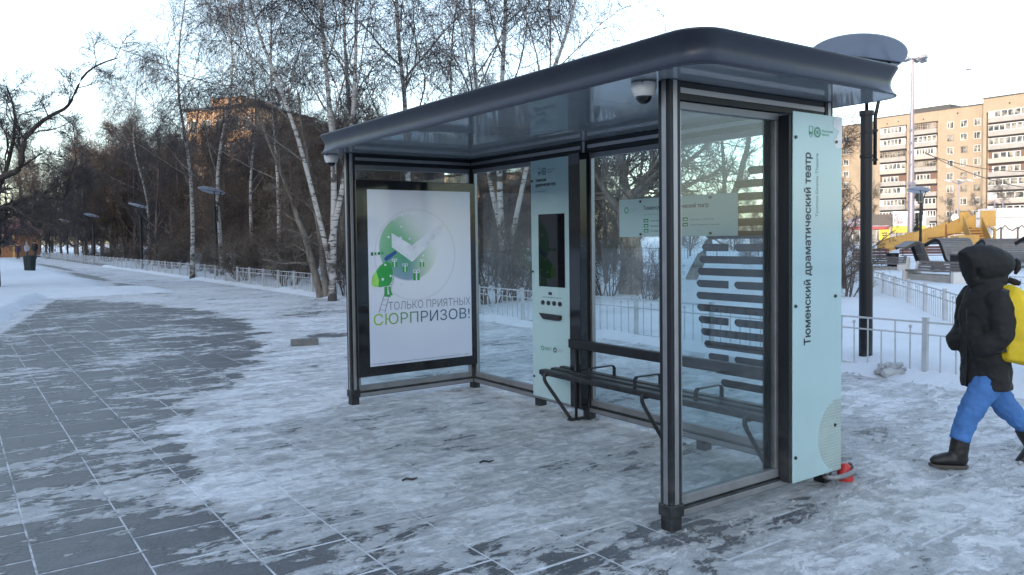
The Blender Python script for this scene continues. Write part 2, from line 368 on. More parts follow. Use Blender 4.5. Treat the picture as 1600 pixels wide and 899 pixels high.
def pane(a, b, axis, c, z0=.135, z1=2.314, fw_=.036):
    def bx(lo, hi, o0, o1, q0, q1): return MB().box(lo, hi, c+o0, c+o1, q0, q1) if axis == 'x' else MB().box(c+o0, c+o1, lo, hi, q0, q1)
    fr = P('window_frame', bx(a, b, .020, .062, z1-.042, z1), FRAME, bevel=.003)
    bx(a, b, .020, .062, z0, z0+.052).build('bottom_profile', FRAME, fr, bevel=.004)
    for lo in (a, b-fw_*.7): bx(lo, lo+fw_*.7, .022, .060, z0+.053, z1-.043).build('stile', SILVER, fr, bevel=.002)
    P('glass_pane', bx(a+fw_*.7+.001, b-fw_*.7-.001, .037, .045, z0+.045, z1-.035), GLASS)
pane(T+.004, .945, 'x', 0); pane(T+.004, W-T-.004, 'x', L-T)
pane(T+.004, 2.266, 'y', W-T); pane(3.0, L-T-.004, 'y', W-T)
P('corner_panel', MB().box(.862, .944, .064, .072, .15, 2.31), BLACKG, bevel=.001)

# roof: soffit, roof deck and a coved fascia running round all four sides
RX0, RX1, RY0, RY1, RR = -.195, 1.665, -.375, 4.40, .17
def rrect(off, r=RR, n=9):
    x0, x1, y0, y1 = RX0-off, RX1+off, RY0-off, RY1+off; r = r+off; pts = []
    for cx, cy, a0 in ((x0+r, y0+r, 180), (x1-r, y0+r, 270), (x1-r, y1-r, 0), (x0+r, y1-r, 90)):
        for i in range(n): t = math.radians(a0+90*i/(n-1)); pts.append((cx+r*math.cos(t), cy+r*math.sin(t)))
    return pts
prof = [(-.012, 2.421), (-.004, 2.418), (0, 2.424)]
for i in range(13):                                     # cove
    t = i/12; z = 2.424+.158*t; o_ = -.036*math.sin(math.pi*(t**.80))+.006*t; prof.append((o_, z))
prof += [(.007, 2.588), (.002, 2.593), (-.03, 2.594), (-.08, 2.595)]
V = []; k = 36
for o_, z in prof: V += [(x, y, z) for x, y in rrect(o_)]
Fc = [(i*k+j, i*k+(j+1) % k, (i+1)*k+(j+1) % k, (i+1)*k+j) for i in range(len(prof)-1) for j in range(k)]
P('roof_fascia', MB().add(V, Fc), FASC, smooth=True)
n_ = len(rrect(0)); top = [(x, y, 2.597) for x, y in rrect(-.08)]
cx_, cy_ = .73, 2.0
V = top+[(cx_+(x-cx_)*.8, cy_+(y-cy_)*.85, 2.66) for x, y, z in top]+[(cx_, cy_, 2.68)]
P('roof_deck', MB().add(V, [(j, (j+1) % k, k+(j+1) % k, k+j) for j in range(k)]+[(k+j, k+(j+1) % k, 2*k) for j in range(k)]), FASC, smooth=True)
m = N('glossy_soffit_panel'); p_ = m.pos(); n1 = m.noise(p_, 1.4, 5., .6)
m.set(Base_Color=m.mix(n1, (.27, .30, .33), (.36, .395, .43)), Roughness=.045, IOR=1.75); m.bump(m.noise(p_, 1.1, 2.), .015, .05); SOFFIT = m.mat
inner = rrect(-.012); ys = [RY0+.013, .72, 1.93, 3.14, RY1-.013]
for a, b in zip(ys[:-1], ys[1:]):
    pl = [(x, min(max(y, a+.002), b-.002)) for x, y in inner]
    out = []
    for q in pl:
        if not out or (abs(out[-1][0]-q[0])+abs(out[-1][1]-q[1])) > 1e-5: out.append(q)
    P('soffit_panel', MB().prism(out, (0, 0, H+.001), (1, 0, 0), (0, 1, 0), .012), SOFFIT)

# lettering
_txt = {}
def text(s, name, mat, parent, O, X, Y, w=None, h=None, bold=0., dep=.0008, align='LEFT'):
    cu = bpy.data.curves.new('t', 'FONT'); cu.body = s; cu.size = 1; cu.dimensions = '2D'; cu.fill_mode = 'NONE'; cu.resolution_u = 2; cu.space_line = 1.05
    o = bpy.data.objects.new('t', cu); ol = bpy.data.meshes.new_from_object(o); bpy.data.objects.remove(o)
    nxt = {}
    for ed in ol.edges:
        p_, q_ = ed.vertices; nxt.setdefault(p_, []).append(q_); nxt.setdefault(q_, []).append(p_)
    seen, E0, E1 = set(), [], []
    for v in range(len(ol.vertices)):
        if v in seen or v not in nxt: continue
        lp = [v]; seen.add(v)
        while True:
            c = sorted((n_ for n_ in nxt[lp[-1]] if n_ not in seen), key=lambda n_: n_ != lp[-1]+1)
            if not c: break
            lp.append(c[0]); seen.add(c[0])
        E0 += lp; E1 += lp[1:]+lp[:1]
    pts = [v.co.to_2d() for v in ol.vertices]
    vs, _, fs, *_r = delaunay_2d_cdt(pts, list(zip(E0, E1)), [], 0, 1e-5)
    vs = np.array([tuple(v) for v in vs]); fs = np.array(fs); ct = vs[fs].mean(1)
    A_, B_ = np.array([tuple(pts[k_]) for k_ in E0]), np.array([tuple(pts[k_]) for k_ in E1])
    up_ = (A_[None, :, 1] <= ct[:, None, 1]) & (B_[None, :, 1] > ct[:, None, 1]); dn_ = (A_[None, :, 1] > ct[:, None, 1]) & (B_[None, :, 1] <= ct[:, None, 1])
    side_ = (B_[None, :, 0]-A_[None, :, 0])*(ct[:, None, 1]-A_[None, :, 1])-(ct[:, None, 0]-A_[None, :, 0])*(B_[None, :, 1]-A_[None, :, 1])
    wn = (up_ & (side_ > 0)).sum(1)-(dn_ & (side_ < 0)).sum(1)
    me = bpy.data.meshes.new(name); me.from_pydata([(x_, y_, 0) for x_, y_ in vs], [], [tuple(int(k_) for k_ in f) for f in fs[wn != 0]]); bpy.data.meshes.remove(ol)
    co = np.array([v.co[:2] for v in me.vertices]); lo, hi = co.min(0), co.max(0); e = hi-lo
    sx_ = (w/e[0]) if w else h/e[1]; sy_ = (h/e[1]) if h else sx_
    O, X, Y = Vector(O), Vector(X), Vector(Y); Nn = X.cross(Y)*dep
    for v in me.vertices: v.co = O + X*((v.co.x-lo[0])*sx_) + Y*((v.co.y-lo[1])*sy_) + Nn
    if bold > 0:                                       # heavier strokes: the outline once more on either side
        bm = bmesh.new(); Wd = Vector(X)*((hi[1]-lo[1])*sy_*bold/(1+s.count('\n'))); Hd = Vector(Y)*Wd.length
        for i, dv in enumerate((-Wd, Wd, -Hd, Hd)):
            m2 = me.copy(); m2.transform(Matrix.Translation(dv+X.cross(Y)*(.00008*(i+1)))); bm.from_mesh(m2); bpy.data.meshes.remove(m2)
        bm.from_mesh(me); bm.to_mesh(me); bm.free()
    me.materials.append(mat); me.name = name
    return obj(name, me, parent)
XF, ZU = Vector((0, -1, 0)), Vector((0, 0, 1))          # reading directions on faces that look towards the road (-X)
XS = Vector((1, 0, 0))                                  # and on faces that look along the pavement (-Y)
def disc(name, mat, par, O, X, Y, cx, cy, r, dep, r2=0, n=24, sq=1.):
    a = [(cx+r*math.cos(2*math.pi*i/n), cy+sq*r*math.sin(2*math.pi*i/n)) for i in range(n)]
    if not r2: return MB().prism(a, O, X, Y, dep).build(name, mat, par)
    b = MB(); O_, X_, Y_ = Vector(O), Vector(X), Vector(Y); Nn = X_.cross(Y_)*dep
    c = [(cx+r2*math.cos(2*math.pi*i/n), cy+sq*r2*math.sin(2*math.pi*i/n)) for i in range(n)]
    V = [O_+X_*p+Y_*q+Nn for p, q in a+c]; b.add(V, [(i, (i+1) % n, n+(i+1) % n, n+i) for i in range(n)]); return b.build(name, mat, par)
def logo(par, O, X, Y, s, ink=GREEN, small=True):
    """city crest, divider, round badge and two short lines of small print, s = badge radius"""
    m_ = MB(); O = Vector(O)
    if small:
        sh_ = [(-1.0, 1), (-.0, 1), (-.0, -.5), (-.5, -1), (-1.0, -.5)]
        for i in range(5):
            a, b = sh_[i], sh_[(i+1) % 5]
            m_.bar(O+X*(a[0]-1.6)*s+Y*a[1]*s, O+X*(b[0]-1.6)*s+Y*b[1]*s, s*.12, .001, X.cross(Y))
        m_.prism([(-2.5*s, -.5*s), (-1.7*s, -.5*s), (-1.7*s, .0), (-2.5*s, -.0)], O, X, Y, .001)
        m_.prism([(-1.12*s, -1*s), (-1.07*s, -1*s), (-1.07*s, s), (-1.12*s, s)], O, X, Y, .001)
        m_.build('crest_print', ink, par)
    disc('badge_print', ink, par, O, X, Y, 0, 0, s, .001, s*.68)
    MB().prism([(-.28*s, -.35*s), (.28*s, -.35*s), (.28*s, .35*s), (-.28*s, .35*s)], O, X, Y, .0011).build('badge_mark', ink, par)
    text('Общественный\nтранспорт', 'lettering', ink, par, O+X*1.35*s-Y*.62*s, X, Y, w=s*3.6, h=s*1.25)

def scribble(par, O, X, w_, h_, ink=GREYINK, dep=.001):
    """small print too small to read in the photograph: a row of short strokes"""
    r_ = random.Random(int(w_*1e4)); b = MB(); u = 0.; O = Vector(O)
    while u < w_:
        l_ = r_.uniform(.3, .8)*h_
        b.prism([(u, 0), (u+l_, 0), (u+l_, h_*r_.uniform(.7, 1)), (u, h_*.7)], O, X, ZU, dep); u += l_+h_*(.25 if r_.random() < .8 else 1.)
    return b.build('small_print', ink, par)
# --- advert light box on the far end wall
bx = P('advert_box', MB().box(.065, 1.41, 4.085, 4.165, .275, 2.168), BLACKG, bevel=.004)
py = 4.083
poster = MB().box(.183, 1.343, py, py+.004, .37, 2.078)
m = N('printed_poster'); tc = m.n('ShaderNodeNewGeometry').outputs['Position']; sp = m.n('ShaderNodeSeparateXYZ'); m.t.links.new(tc, sp.inputs[0])
px_ = m.math('SUBTRACT', sp.outputs[0], SX); pz_ = sp.outputs[2]
def rad(cx, cz):
    a = m.math('SUBTRACT', px_, cx); b = m.math('SUBTRACT', pz_, cz)
    return m.math('SQRT', m.math('ADD', m.math('MULTIPLY', a, a), m.math('MULTIPLY', b, b)))
r1 = rad(.625, 1.515); base = m.mix(m.ramp(rad(.75, 1.45), .2, .95), (.66, .70, .80), (.50, .55, .68))
ring = m.ramp(m.math('ABSOLUTE', m.math('SUBTRACT', rad(.70, 1.44), .45)), .0, .012, .35, 0.)
base = m.mix(ring, base, (.35, .38, .46))
gr = m.mix(m.ramp(pz_, 1.2, 1.5), (.04, .16, .30), (.05, .36, .12)); gr = m.mix(m.ramp(m.math('ADD', px_, m.math('MULTIPLY', pz_, -.3)), .25, .55), gr, (.42, .58, .16))
gr = m.mix(m.ramp(m.math('ADD', px_, pz_), 2.2, 2.62), gr, (.66, .72, .76))
fac = m.math('MULTIPLY', m.ramp(r1, .318, .335, .94, 0.), m.math('MULTIPLY', m.ramp(m.math('ADD', m.math('MULTIPLY', px_, 1.), m.math('MULTIPLY', pz_, .55)), 1.35, 1.85, 1., .12), m.ramp(rad(.60, 1.50), .08, .34, 1., .72)))
m.set(Base_Color=m.mix(fac, base, gr), Roughness=.2); m.b.inputs['Coat Weight'].default_value = .6; m.b.inputs['Coat Roughness'].default_value = .03
pp = poster.build('poster', m.mat, bx)
PO = Vector((0, py, 0))
def flat(poly, mat, name='poster_print', dep=.001): return MB().prism(poly, PO, XS, ZU, dep).build(name, mat, pp and bx)
TICK = basic('poster_white_print', (.62, .67, .77), .3); LGREEN = basic('light_green_print', (.30, .60, .12), .4); MGREEN = basic('mid_green_print', (.03, .30, .07), .4); NAVY = basic('navy_print', (.03, .08, .28), .4)
flat([(.435, 1.66), (.655, 1.535), (1.0, 1.755), (1.0, 1.66), (.655, 1.37), (.435, 1.52)], TICK, 'tick_print')
text('ТОЛЬКО ПРИЯТНЫХ', 'lettering', basic('grey_poster_ink', (.17, .20, .28), .5), bx, PO+XS*.385+ZU*.905, XS, ZU, w=.945, h=.082, dep=.0015)
mg = N('green_to_navy_ink'); g_ = mg.n('ShaderNodeSeparateXYZ'); mg.t.links.new(mg.n('ShaderNodeNewGeometry').outputs['Position'], g_.inputs[0])
mg.set(Base_Color=mg.mix(mg.ramp(g_.outputs[0], SX+.25, SX+.85), (.22, .42, .03), (.01, .08, .16)), Roughness=.5)
text('СЮРПРИЗОВ!', 'lettering', mg.mat, bx, PO+XS*.225+ZU*.765, XS, ZU, w=1.095, h=.112, dep=.0015)
text('ПАО Сбербанк. Генеральная лицензия Банка России на осуществление банковских операций №1481 от 11.08.2015.', 'lettering', INK, bx, PO+XS*.20+ZU*.385, XS, ZU, w=1.12, h=.013, bold=.01, dep=.0015)
# small helper figure on a ladder, wrapped presents and snow dots
flat([(.21, 1.16), (.22, 1.24), (.30, 1.34), (.37, 1.385), (.42, 1.36), (.44, 1.28), (.43, 1.19), (.40, 1.145), (.30, 1.135)], MGREEN, 'figure_print', .0016)
flat([(.21, 1.16), (.225, 1.24), (.26, 1.29), (.29, 1.20), (.28, 1.137), (.24, 1.142)], LGREEN, 'figure_print', .002)
for i in range(4): flat([(.21+.036*i, 1.445+.004*i), (.233+.036*i, 1.438+.004*i), (.232+.036*i, 1.478-.000*i), (.21+.036*i, 1.47)], MGREEN if i % 2 else basic('dark_green_print', (.01, .10, .05)), 'figure_print', .002)
flat([(.37, 1.385), (.40, 1.40), (.49, 1.465), (.475, 1.49), (.38, 1.44), (.345, 1.41)], NAVY, 'figure_print', .0018)
flat([(.345, 1.135), (.375, 1.135), (.38, 1.06), (.41, 1.055), (.41, 1.035), (.345, 1.04)], MGREEN, 'figure_print', .0018)
flat([(.385, 1.135), (.41, 1.14), (.425, 1.07), (.44, 1.05), (.40, 1.05)], MGREEN, 'figure_print', .0018)
lad = MB(); q0, q1, q2, q3 = Vector((.285, 0, .895)), Vector((.40, 0, 1.22)), Vector((.345, 0, .885)), Vector((.455, 0, 1.24))
lad.bar(PO+q0, PO+q1, .005, .003); lad.bar(PO+q2, PO+q3, .005, .003)
for i in range(7): lad.bar(PO+q0.lerp(q1, (i+.5)/7), PO+q2.lerp(q3, (i+.4)/7), .003, .003)
lad.build('ladder_print', basic('grey_line_print', (.08, .10, .13)), bx)
for (cx, cz, s) in [(.46, 1.37, .045), (.575, 1.32, .045), (.70, 1.245, .06), (.765, 1.36, .042)]:
    flat([(cx-s*.6, cz-s), (cx+s*.6, cz-s), (cx+s*.6, cz+s*.3), (cx-s*.6, cz+s*.3)], MGREEN, 'gift_print', .0012)
    flat([(cx-s*.12, cz-s), (cx+s*.12, cz-s), (cx+s*.12, cz+s*.3), (cx-s*.12, cz+s*.3)], TICK, 'gift_print', .0016)
    for sg in (-1, 1): disc('gift_print', TICK, bx, PO, XS, ZU, cx+sg*s*.32, cz+s*.52, s*.34, .0016, s*.22, 12)
for (cx, cz, r_) in [(.55, 1.83, .012), (.40, 1.62, .012), (.54, 1.72, .01), (.53, 1.61, .014), (.63, 1.60, .012), (.36, 1.35, .012), (.33, 1.21, .014), (.68, 1.16, .014), (.54, 1.15, .018), (.78, 1.43, .012), (.32, 1.74, .01), (.66, 1.85, .01), (.47, 1.79, .009), (.415, 1.24, .012)]:
    disc('snow_dot', TICK, bx, PO, XS, ZU, cx, cz, r_, .0022, n=12)

# --- information terminal on the back wall
kx = 1.346
kk = P('info_terminal', MB().box(kx+.008, W-.02, 2.43, 3.02, .12, 2.302), DARK, bevel=.003)
MB().box(kx, kx+.007, 2.426, 3.024, .117, 2.305).build('front_panel', PANEL, kk, bevel=.002)
def KF(y, z): return Vector((kx-.0005, y-SY, z))
MB().box(kx-.004, kx+.002, 5.466-SY, 5.845-SY, 1.148, 1.808).build('display_screen', SCREEN, kk, bevel=.001)
logo(kk, KF(5.755, 2.198), XF, ZU, .034, basic('dark_teal_ink', (.02, .12, .10)))
text('Тюменский\nдраматический театр', 'lettering', INK, kk, KF(5.885, 2.055), XF, ZU, w=.30, h=.085, bold=.025)
text('Tyumen Drama Theatre', 'lettering', GREYINK, kk, KF(5.885, 2.010), XF, ZU, w=.15, h=.014)
MB().box(kx-.006, kx, 5.66-SY, 5.70-SY, 1.075, 1.10).build('sensor_window', BLACK, kk)
scribble(kk, KF(5.79, 1.047), XF, .27, .010)
for i in range(4):
    cy = 5.787-i*.083-SY
    b = MB().tube([(kx, cy, 1.0), (kx-.012, cy, 1.0)], .021, 16).build('button', BLACK, kk, smooth=.6)
sl = [(-.155, .018), (.155, .014), (.155, -.02), (.135, -.034), (-.095, -.034)]
MB().prism(sl, (kx, 5.67-SY, .885), XF, ZU, .03).build('coin_slot_tray', BLACK, kk, bevel=.004)
disc('badge_print', GREEN, kk, KF(5.805, .578), XF, ZU, 0, 0, .022, .001, .014)
text('СБЕР', 'lettering', GREEN, kk, KF(5.775, .565), XF, ZU, w=.088, h=.026, bold=.01)
MB().prism([(0, 0), (.002, 0), (.002, .05), (0, .05)], KF(5.668, .553), XF, ZU, .001).build('divider_print', GREYINK, kk)
disc('badge_print', INK, kk, KF(5.62, .578), XF, ZU, 0, 0, .024, .001, .014)
text('Общественный\nтранспорт', 'lettering', GREYINK, kk, KF(5.585, .562), XF, ZU, w=.08, h=.03)
for y in (5.385, 5.935):
    for z in (.30, 1.28, 2.12): MB().tube([(kx+.002, y-SY, z), (kx-.008, y-SY, z)], .011, 10).build('screw_cap', BLACK, kk)
P('service_column', MB().box(1.30, W-T-.002, 2.272, 2.42, .115, 2.316), BLACKG, bevel=.004)
P('cable_conduit', MB().tube([(1.29, 2.33, .0), (1.29, 2.33, .62)], .013, 8), DARK, smooth=True)

# --- route board hung on the back glass
rx = 1.400
rb = P('route_board', MB().box(rx+.006, W-T+.04, .70, 1.88, 1.60, 1.885), DARK)
MB().box(rx, rx+.006, .688, 1.888, 1.592, 1.895).build('front_panel', PANEL, rb, bevel=.002)
def RF(y, z): return Vector((rx-.0005, y-SY, z))
disc('badge_print', GREEN, rb, RF(4.735, 1.808), XF, ZU, 0, 0, .026, .001, .017)
text('Общественный\nтранспорт', 'lettering', GREYINK, rb, RF(4.695, 1.79), XF, ZU, w=.085, h=.03)
text('Тюменский драматический театр', 'lettering', INK, rb, RF(4.545, 1.795), XF, ZU, w=.665, h=.042, bold=.015)
text('Tyumen Drama Theatre', 'lettering', GREYINK, rb, RF(4.545, 1.758), XF, ZU, w=.16, h=.014)
for (y, z, s1, s2) in [(4.54, 1.712, 0, .15), (4.54, 1.672, 0, .12), (4.54, 1.632, 0, .17), (4.13, 1.712, 0, .22), (4.13, 1.672, 0, .28)]:
    q = MB().prism([(0, 0), (.05, 0), (.05, .027), (0, .027)], RF(y, z-.006), XF, ZU, .001).build('route_number_plate', GREEN, rb)
    scribble(rb, RF(y-.012, z+.002), XF, .026, .010, TICK, .002)
    scribble(rb, RF(y-.075, z), XF, s2, .009)
for y in (.93, 1.64):
    for z in (1.612, 1.872): MB().tube([(rx+.002, y, z), (rx-.008, y, z)], .010, 10).build('screw_cap', BLACK, rb)

# --- printed bars on the back glass
FILM = basic('dark_window_film', (.012, .014, .018), .6, spec=.15)
fz, rows = 2.04, 18
for i in range(rows):
    z = fz-.0885*i; dz = z-1.18
    if abs(dz) > 1.0: continue
    yl = 2.99+math.sqrt(1.028**2-dz*dz)-SY; hh = .027
    segs = [(.10, yl)]
    if i % 3 == 0 and yl > .8: segs = [(.10, .735), (.785, yl)]
    for a, b in segs:
        pl = [(a, -hh), (a, hh), (b-.02, hh), (b-.004, hh-.012), (b, 0), (b-.012, -hh+.01), (b-.03, -hh)]
        MB().prism([(-p, q) for p, q in pl], (W-T+.036, 0, z), XF, ZU, .001).build('film_bar', FILM, sh)

# --- lean rail, bench
P('lean_rail', MB().box(1.262, 1.318, T+.05, 2.40, .637, .715), DARK, bevel=.008)
for y in (.3, 1.3, 2.31): P('rail_bracket', MB().box(1.318, 1.39, y-.02, y+.02, .65, .70), DARK, bevel=.004)
be = thing('bench', 'narrow dark slatted metal bench with flat hoop armrests inside the bus shelter', 'bench', (SX, SY, 0))
for i, (x, th) in enumerate([(1.10, .045), (1.225, .03), (1.335, .03)]):
    MB().box(x-.045 if i == 0 else x-.035, x+.035, .17, 2.55+.012*i, .452-th, .452).build('seat_slat', DARK, be, bevel=.008)
for y in (.35, 1.28, 2.50):
    t_ = MB()
    ya = y if y < 2.4 else 2.46; yb_ = y-.06 if y < 2.4 else 2.34
    t_.tube([(1.06, ya, .425), (1.045, ya, .405), (1.047, ya, .375), (1.06, ya-.003, .345), (1.235, yb_, .03), (1.25, yb_, .018)], .0155, 10)
    t_.box(1.22, 1.42, yb_-.03, yb_+.03, .006, .026)
    t_.build('leg', DARK, be, smooth=.8)
    MB().box(1.06, 1.40, y-.02, y+.02, .395, .412).build('cross_bracket', DARK, be)
for y in (.80, 1.40, 1.92):
    pts = [(1.09, .452), (1.09, .515), (1.11, .535), (1.34, .535), (1.36, .515), (1.36, .452)]
    a_ = MB()
    for (x0, z0), (x1, z1) in zip(pts[:-1], pts[1:]): a_.bar((x0, y, z0), (x1, y, z1), .034, .008, (0, 1, 0)) if False else a_.bar((x0, y, z0), (x1, y, z1), .008, .034, (0, 1, 0))
    a_.build('armrest_hoop', DARK, be, bevel=.002)

# --- tall stop-name panel on the near end wall
sb = P('stop_name_panel', MB().box(.945, 1.464, -.052, .070, .112, 2.300), DARK, bevel=.003)
MB().box(.972, 1.470, -.060, -.052, .108, 2.322).build('front_panel', PANEL, sb, bevel=.002)
def SF(x, z): return Vector((x-SX, -.0605, z))
text('Тюменский драматический театр', 'lettering', INK, sb, SF(4.262, .930), ZU, -XS, w=1.155, h=.086, bold=.022)
text('Tyumen Drama Theatre', 'lettering', GREYINK, sb, SF(4.330, 1.70), ZU, -XS, w=.385, h=.036)
logo(sb, SF(4.312, 2.212), XS, ZU, .032, GREEN)
for x, z in [(4.095, .26), (4.50, .40), (4.095, 1.17), (4.50, 1.21), (4.095, 2.17), (4.505, 2.165)]: MB().tube([(x-SX, -.058, z), (x-SX, -.068, z)], .010, 10).build('screw_cap', BLACK, sb)
pr = MB()
for i in range(24):
    z = .112+.0187*(i+.5); dz = z-.335
    if abs(dz) >= .222: continue
    xl = 1.468-math.sqrt(.232**2-dz*dz)*1.03; xr = 1.467; cuts = [(xl, xr)]
    rr = random.Random(i)
    for _ in range(rr.choice((0, 1, 1, 2))):
        a, b = cuts.pop(); c_ = rr.uniform(a+.02, b-.02) if b-a > .06 else None
        cuts += [(a, b)] if c_ is None else [(a, c_-.004), (c_+.004, b)]
    for a, b in cuts:
        if b-a > .01: pr.prism([(a, -.0062), (b, -.0062), (b, .0062), (a, .0062)], (0, -.0605, z), XS, ZU, .0008)
pr.build('line_print', BARINK, sb)
PEEL = basic('torn_film_backing', (.70, .70, .72), .7)
pe = [(4.57, 2.318), (4.478, 2.318), (4.487, 2.30), (4.472, 2.292), (4.478, 2.276), (4.470, 2.262), (4.489, 2.246), (4.505, 2.243), (4.524, 2.236), (4.535, 2.230), (4.520, 2.215), (4.512, 2.195), (4.498, 2.186), (4.480, 2.176), (4.488, 2.160), (4.484, 2.148), (4.495, 2.135), (4.52, 2.128), (4.568, 2.132)]
MB().prism([(a-SX, b) for a, b in pe], (0, -.0604, 0), XS, ZU, .001).build('torn_film_patch', PEEL, sb)

# --- dome cameras
for (x, y, lab) in [(3.055-SX, 3.075-SY, 'white dome security camera under the roof edge by the near corner post'), (3.035-SX, 7.27-SY, 'white dome security camera under the roof edge by the far left post')]:
    c = thing('dome_camera', lab, 'security camera', (SX+x, SY+y, H-.002), 0, 'dome cameras under the shelter roof')
    MB().lathe([(0, 0), (.066, 0), (.068, -.006), (.068, -.030), (.060, -.062), (.052, -.076), (.043, -.078), (0, -.078)], n=28).build('housing', WHITEP, c, smooth=.7)
    MB().lathe([(.042, -.074)]+[(.042*math.cos(a), -.078-.038*math.sin(a)) for a in [i*math.pi/16 for i in range(9)]], n=24).build('dome_lens', SCREEN, c, smooth=True)
    MB().lathe([(.0685, -.003), (.0695, -.003), (.0695, -.006), (.0685, -.006)], n=28).build('seal_ring', BLACK, c)
    MB().tube([(-.066*.78, -.066*.62, -.008), (-.074*.78, -.074*.62, -.008)], .005, 8).build('screw', BLACK, c)
# --- hose and red valve at the back foot
REDP = basic('red_paint', (.45, .03, .03), .45)
fx = thing('red_hose_box', 'small red cap with a grey hose ring behind the foot of the name panel', 'hose fitting', (4.66, 2.90, 0))
MB().lathe([(0, .0), (.05, .0), (.052, .07), (.045, .085), (.02, .12), (0, .125)], n=16).build('cap', REDP, fx, smooth=.7)
MB().tube([(-.12+.085*math.cos(a)*1.6+.03, .06*math.sin(a)-.02, .085+.008*math.cos(a)) for a in [i*math.pi/10 for i in range(21)]], .016, 10, False).build('hose', FRAME, fx, smooth=True)
MB().tube([(.0, 0, .1), (.02, -.02, .125), (.055, -.01, .11)], .007, 6).build('strap', BLACK, fx)
# ---------------------------------------------------------------- fences
def fence(label, a, b, n_bays, bars_as_parts, hgt=.64, z0=.0, group='white metal park fences', dense=8, pm=PAINTW, sink=0.):
    a, b = Vector((a[0], a[1], 0)), Vector((b[0], b[1], 0)); d = b-a; Ln = d.length
    t = thing('metal_fence', label, 'fence', a+Vector((0, 0, z0)), math.atan2(d.y, d.x), group)
    bay = Ln/n_bays; post = MB().box(-.026, .026, -.026, .026, -.15, hgt+.02).box(-.030, .030, -.030, .030, hgt+.02, hgt+.032)
    po = post.build('post', pm, t, loc=(0, 0, 0)); proto = {}
    r_ = random.Random(int(Ln*100))
    for i in range(1, n_bays+1):
        o = po.copy(); COL.objects.link(o); o.location = (i*bay, 0, r_.uniform(-.01, .01)); o.rotation_euler = (r_.uniform(-.012, .012), r_.uniform(-.012, .012), 0)
    rail = MB()
    for i in range(n_bays):
        x0, x1 = i*bay+.027, (i+1)*bay-.027
        rail.box(x0, x1, -.010, .010, hgt-.025, hgt-.005).box(x0, x1, -.009, .009, hgt-.155, hgt-.139).box(x0, x1, -.010, .010, .075, .093)
    rail.build('rail', pm, t)
    def bar_mb(k):
        q = MB(); top = (hgt-.026, hgt-.055, hgt-.026, hgt-.156)[k]
        q.box(-.006, .006, -.006, .006, .094, hgt-.156)
        if k != 3: q.box(-.006, .006, -.006, .006, hgt-.138, top)
        if k == 1: q.lathe([(0, -.022), (.014, -.016), (.02, 0), (.014, .016), (0, .022)], (0, 0, hgt-.07), 8)
        return q
    nb = dense; cnt = 0; rest = MB(); mbs = [bar_mb(k) for k in range(4)]
    for i in range(n_bays):
        for j in range(1, nb+1):
            x = i*bay+j*bay/(nb+1); k = (j+i) % 4
            if cnt < bars_as_parts:
                if k in proto: o = proto[k].copy(); COL.objects.link(o)
                else: o = proto[k] = bar_mb(k).build('bar', pm, t)
                o.location = (x, 0, 0); o.rotation_euler = (0, r_.uniform(-.008, .008), 0)
            else: rest.add([(p+x, q, s_) for p, q, s_ in mbs[k].v], mbs[k].f)
            cnt += 1
    if rest.v: tag(rest.build('far_bars', pm, t), kind='stuff')
    return t
fence('long white metal fence running beside the path from behind the shelter into the distance', (8.6, -1.5), (8.6, 105.06), 72, 290)
fence('white metal fence slanting across the snow behind the name panel towards the playground', (8.70, 2.83), (20.2, 12.03), 10, 120)
p0, p1 = at(1548, 17.5), at(1740, 15.0)
fence('short white fence seen at the right edge beyond the walking person', p0, p1, 2, 30)
fence('low grey fence far inside the park between the tree trunks', (14.0, 46.0), (42.0, 27.0), 20, 160, .75, .12, 'white metal park fences', 8, basic('grey_fence_paint', (.16, .17, .19), .6))

# ---------------------------------------------------------------- lamps
LAMPD = basic('lamp_disc_enamel', (.34, .36, .42), .35, 0, .05, 3)
SNOWW = basic('settled_snow', (.75, .79, .85), .8, 0, .05, 8, .3)
def park_lamp(label, x, y, rz, tall=1.):
    t = thing('park_lamp', label, 'street lamp', (x, y, 0), rz, 'round disc park lamps')
    MB().tube([(0, 0, -.05), (0, 0, 1.25)], .076, 20).build('lower_pole', DARK, t, smooth=.6)
    MB().tube([(0, 0, 1.25), (0, 0, 2.98)], .066, 20).lathe([(.066, 2.975), (.082, 2.978), (.082, 3.03), (0, 3.035)], n=20).lathe([(.067, 2.48), (.076, 2.485), (.076, 2.515), (.067, 2.52)], n=20).lathe([(.067, 2.76), (.072, 2.765), (.072, 2.78), (.067, 2.785)], n=20).build('upper_pole', DARK, t, smooth=.6)
    MB().lathe([(.16, -.02), (.16, .02), (.13, .045), (.078, .05)], n=8).build('base_plate', DARK, t)
    b = MB(); b.tube([(.0, 0, 3.0), (0, 0, 3.45), (-.03, 0, 3.66)], .022, 8); b.build('stem', DARK, t, smooth=True)
    b = MB(); b.tube([(.10, 0, 2.40), (.10, 0, 2.95), (.17, 0, 3.3), (.26, 0, 3.60)], .022, 8); b.build('curved_stem', DARK, t, smooth=True)
    for z in (2.46, 2.80): MB().box(.055, .125, -.02, .02, z-.012, z+.012).build('clamp', DARK, t)
    tilt = Matrix.Rotation(math.radians(-13), 4, 'X') @ Matrix.Rotation(math.radians(9), 4, 'Y')
    q = MB().lathe([(0, .0), (.50, .0), (.535, .008), (.54, .016), (.52, .024), (.3, .045), (0, .055)], n=48); v0 = list(q.v)
    q.v = [tuple((tilt @ Vector(p)) + Vector((-.12, 0, 3.66))) for p in q.v]; ds = q.build('reflector_disc', LAMPD, t, smooth=.5)
    q = MB().bar((-.5, 0, -.006), (.5, 0, -.006), .03, .008); q.v = [tuple((tilt @ Vector(p)) + Vector((-.12, 0, 3.66))) for p in q.v]; q.build('rib', DARK, ds)
    return t
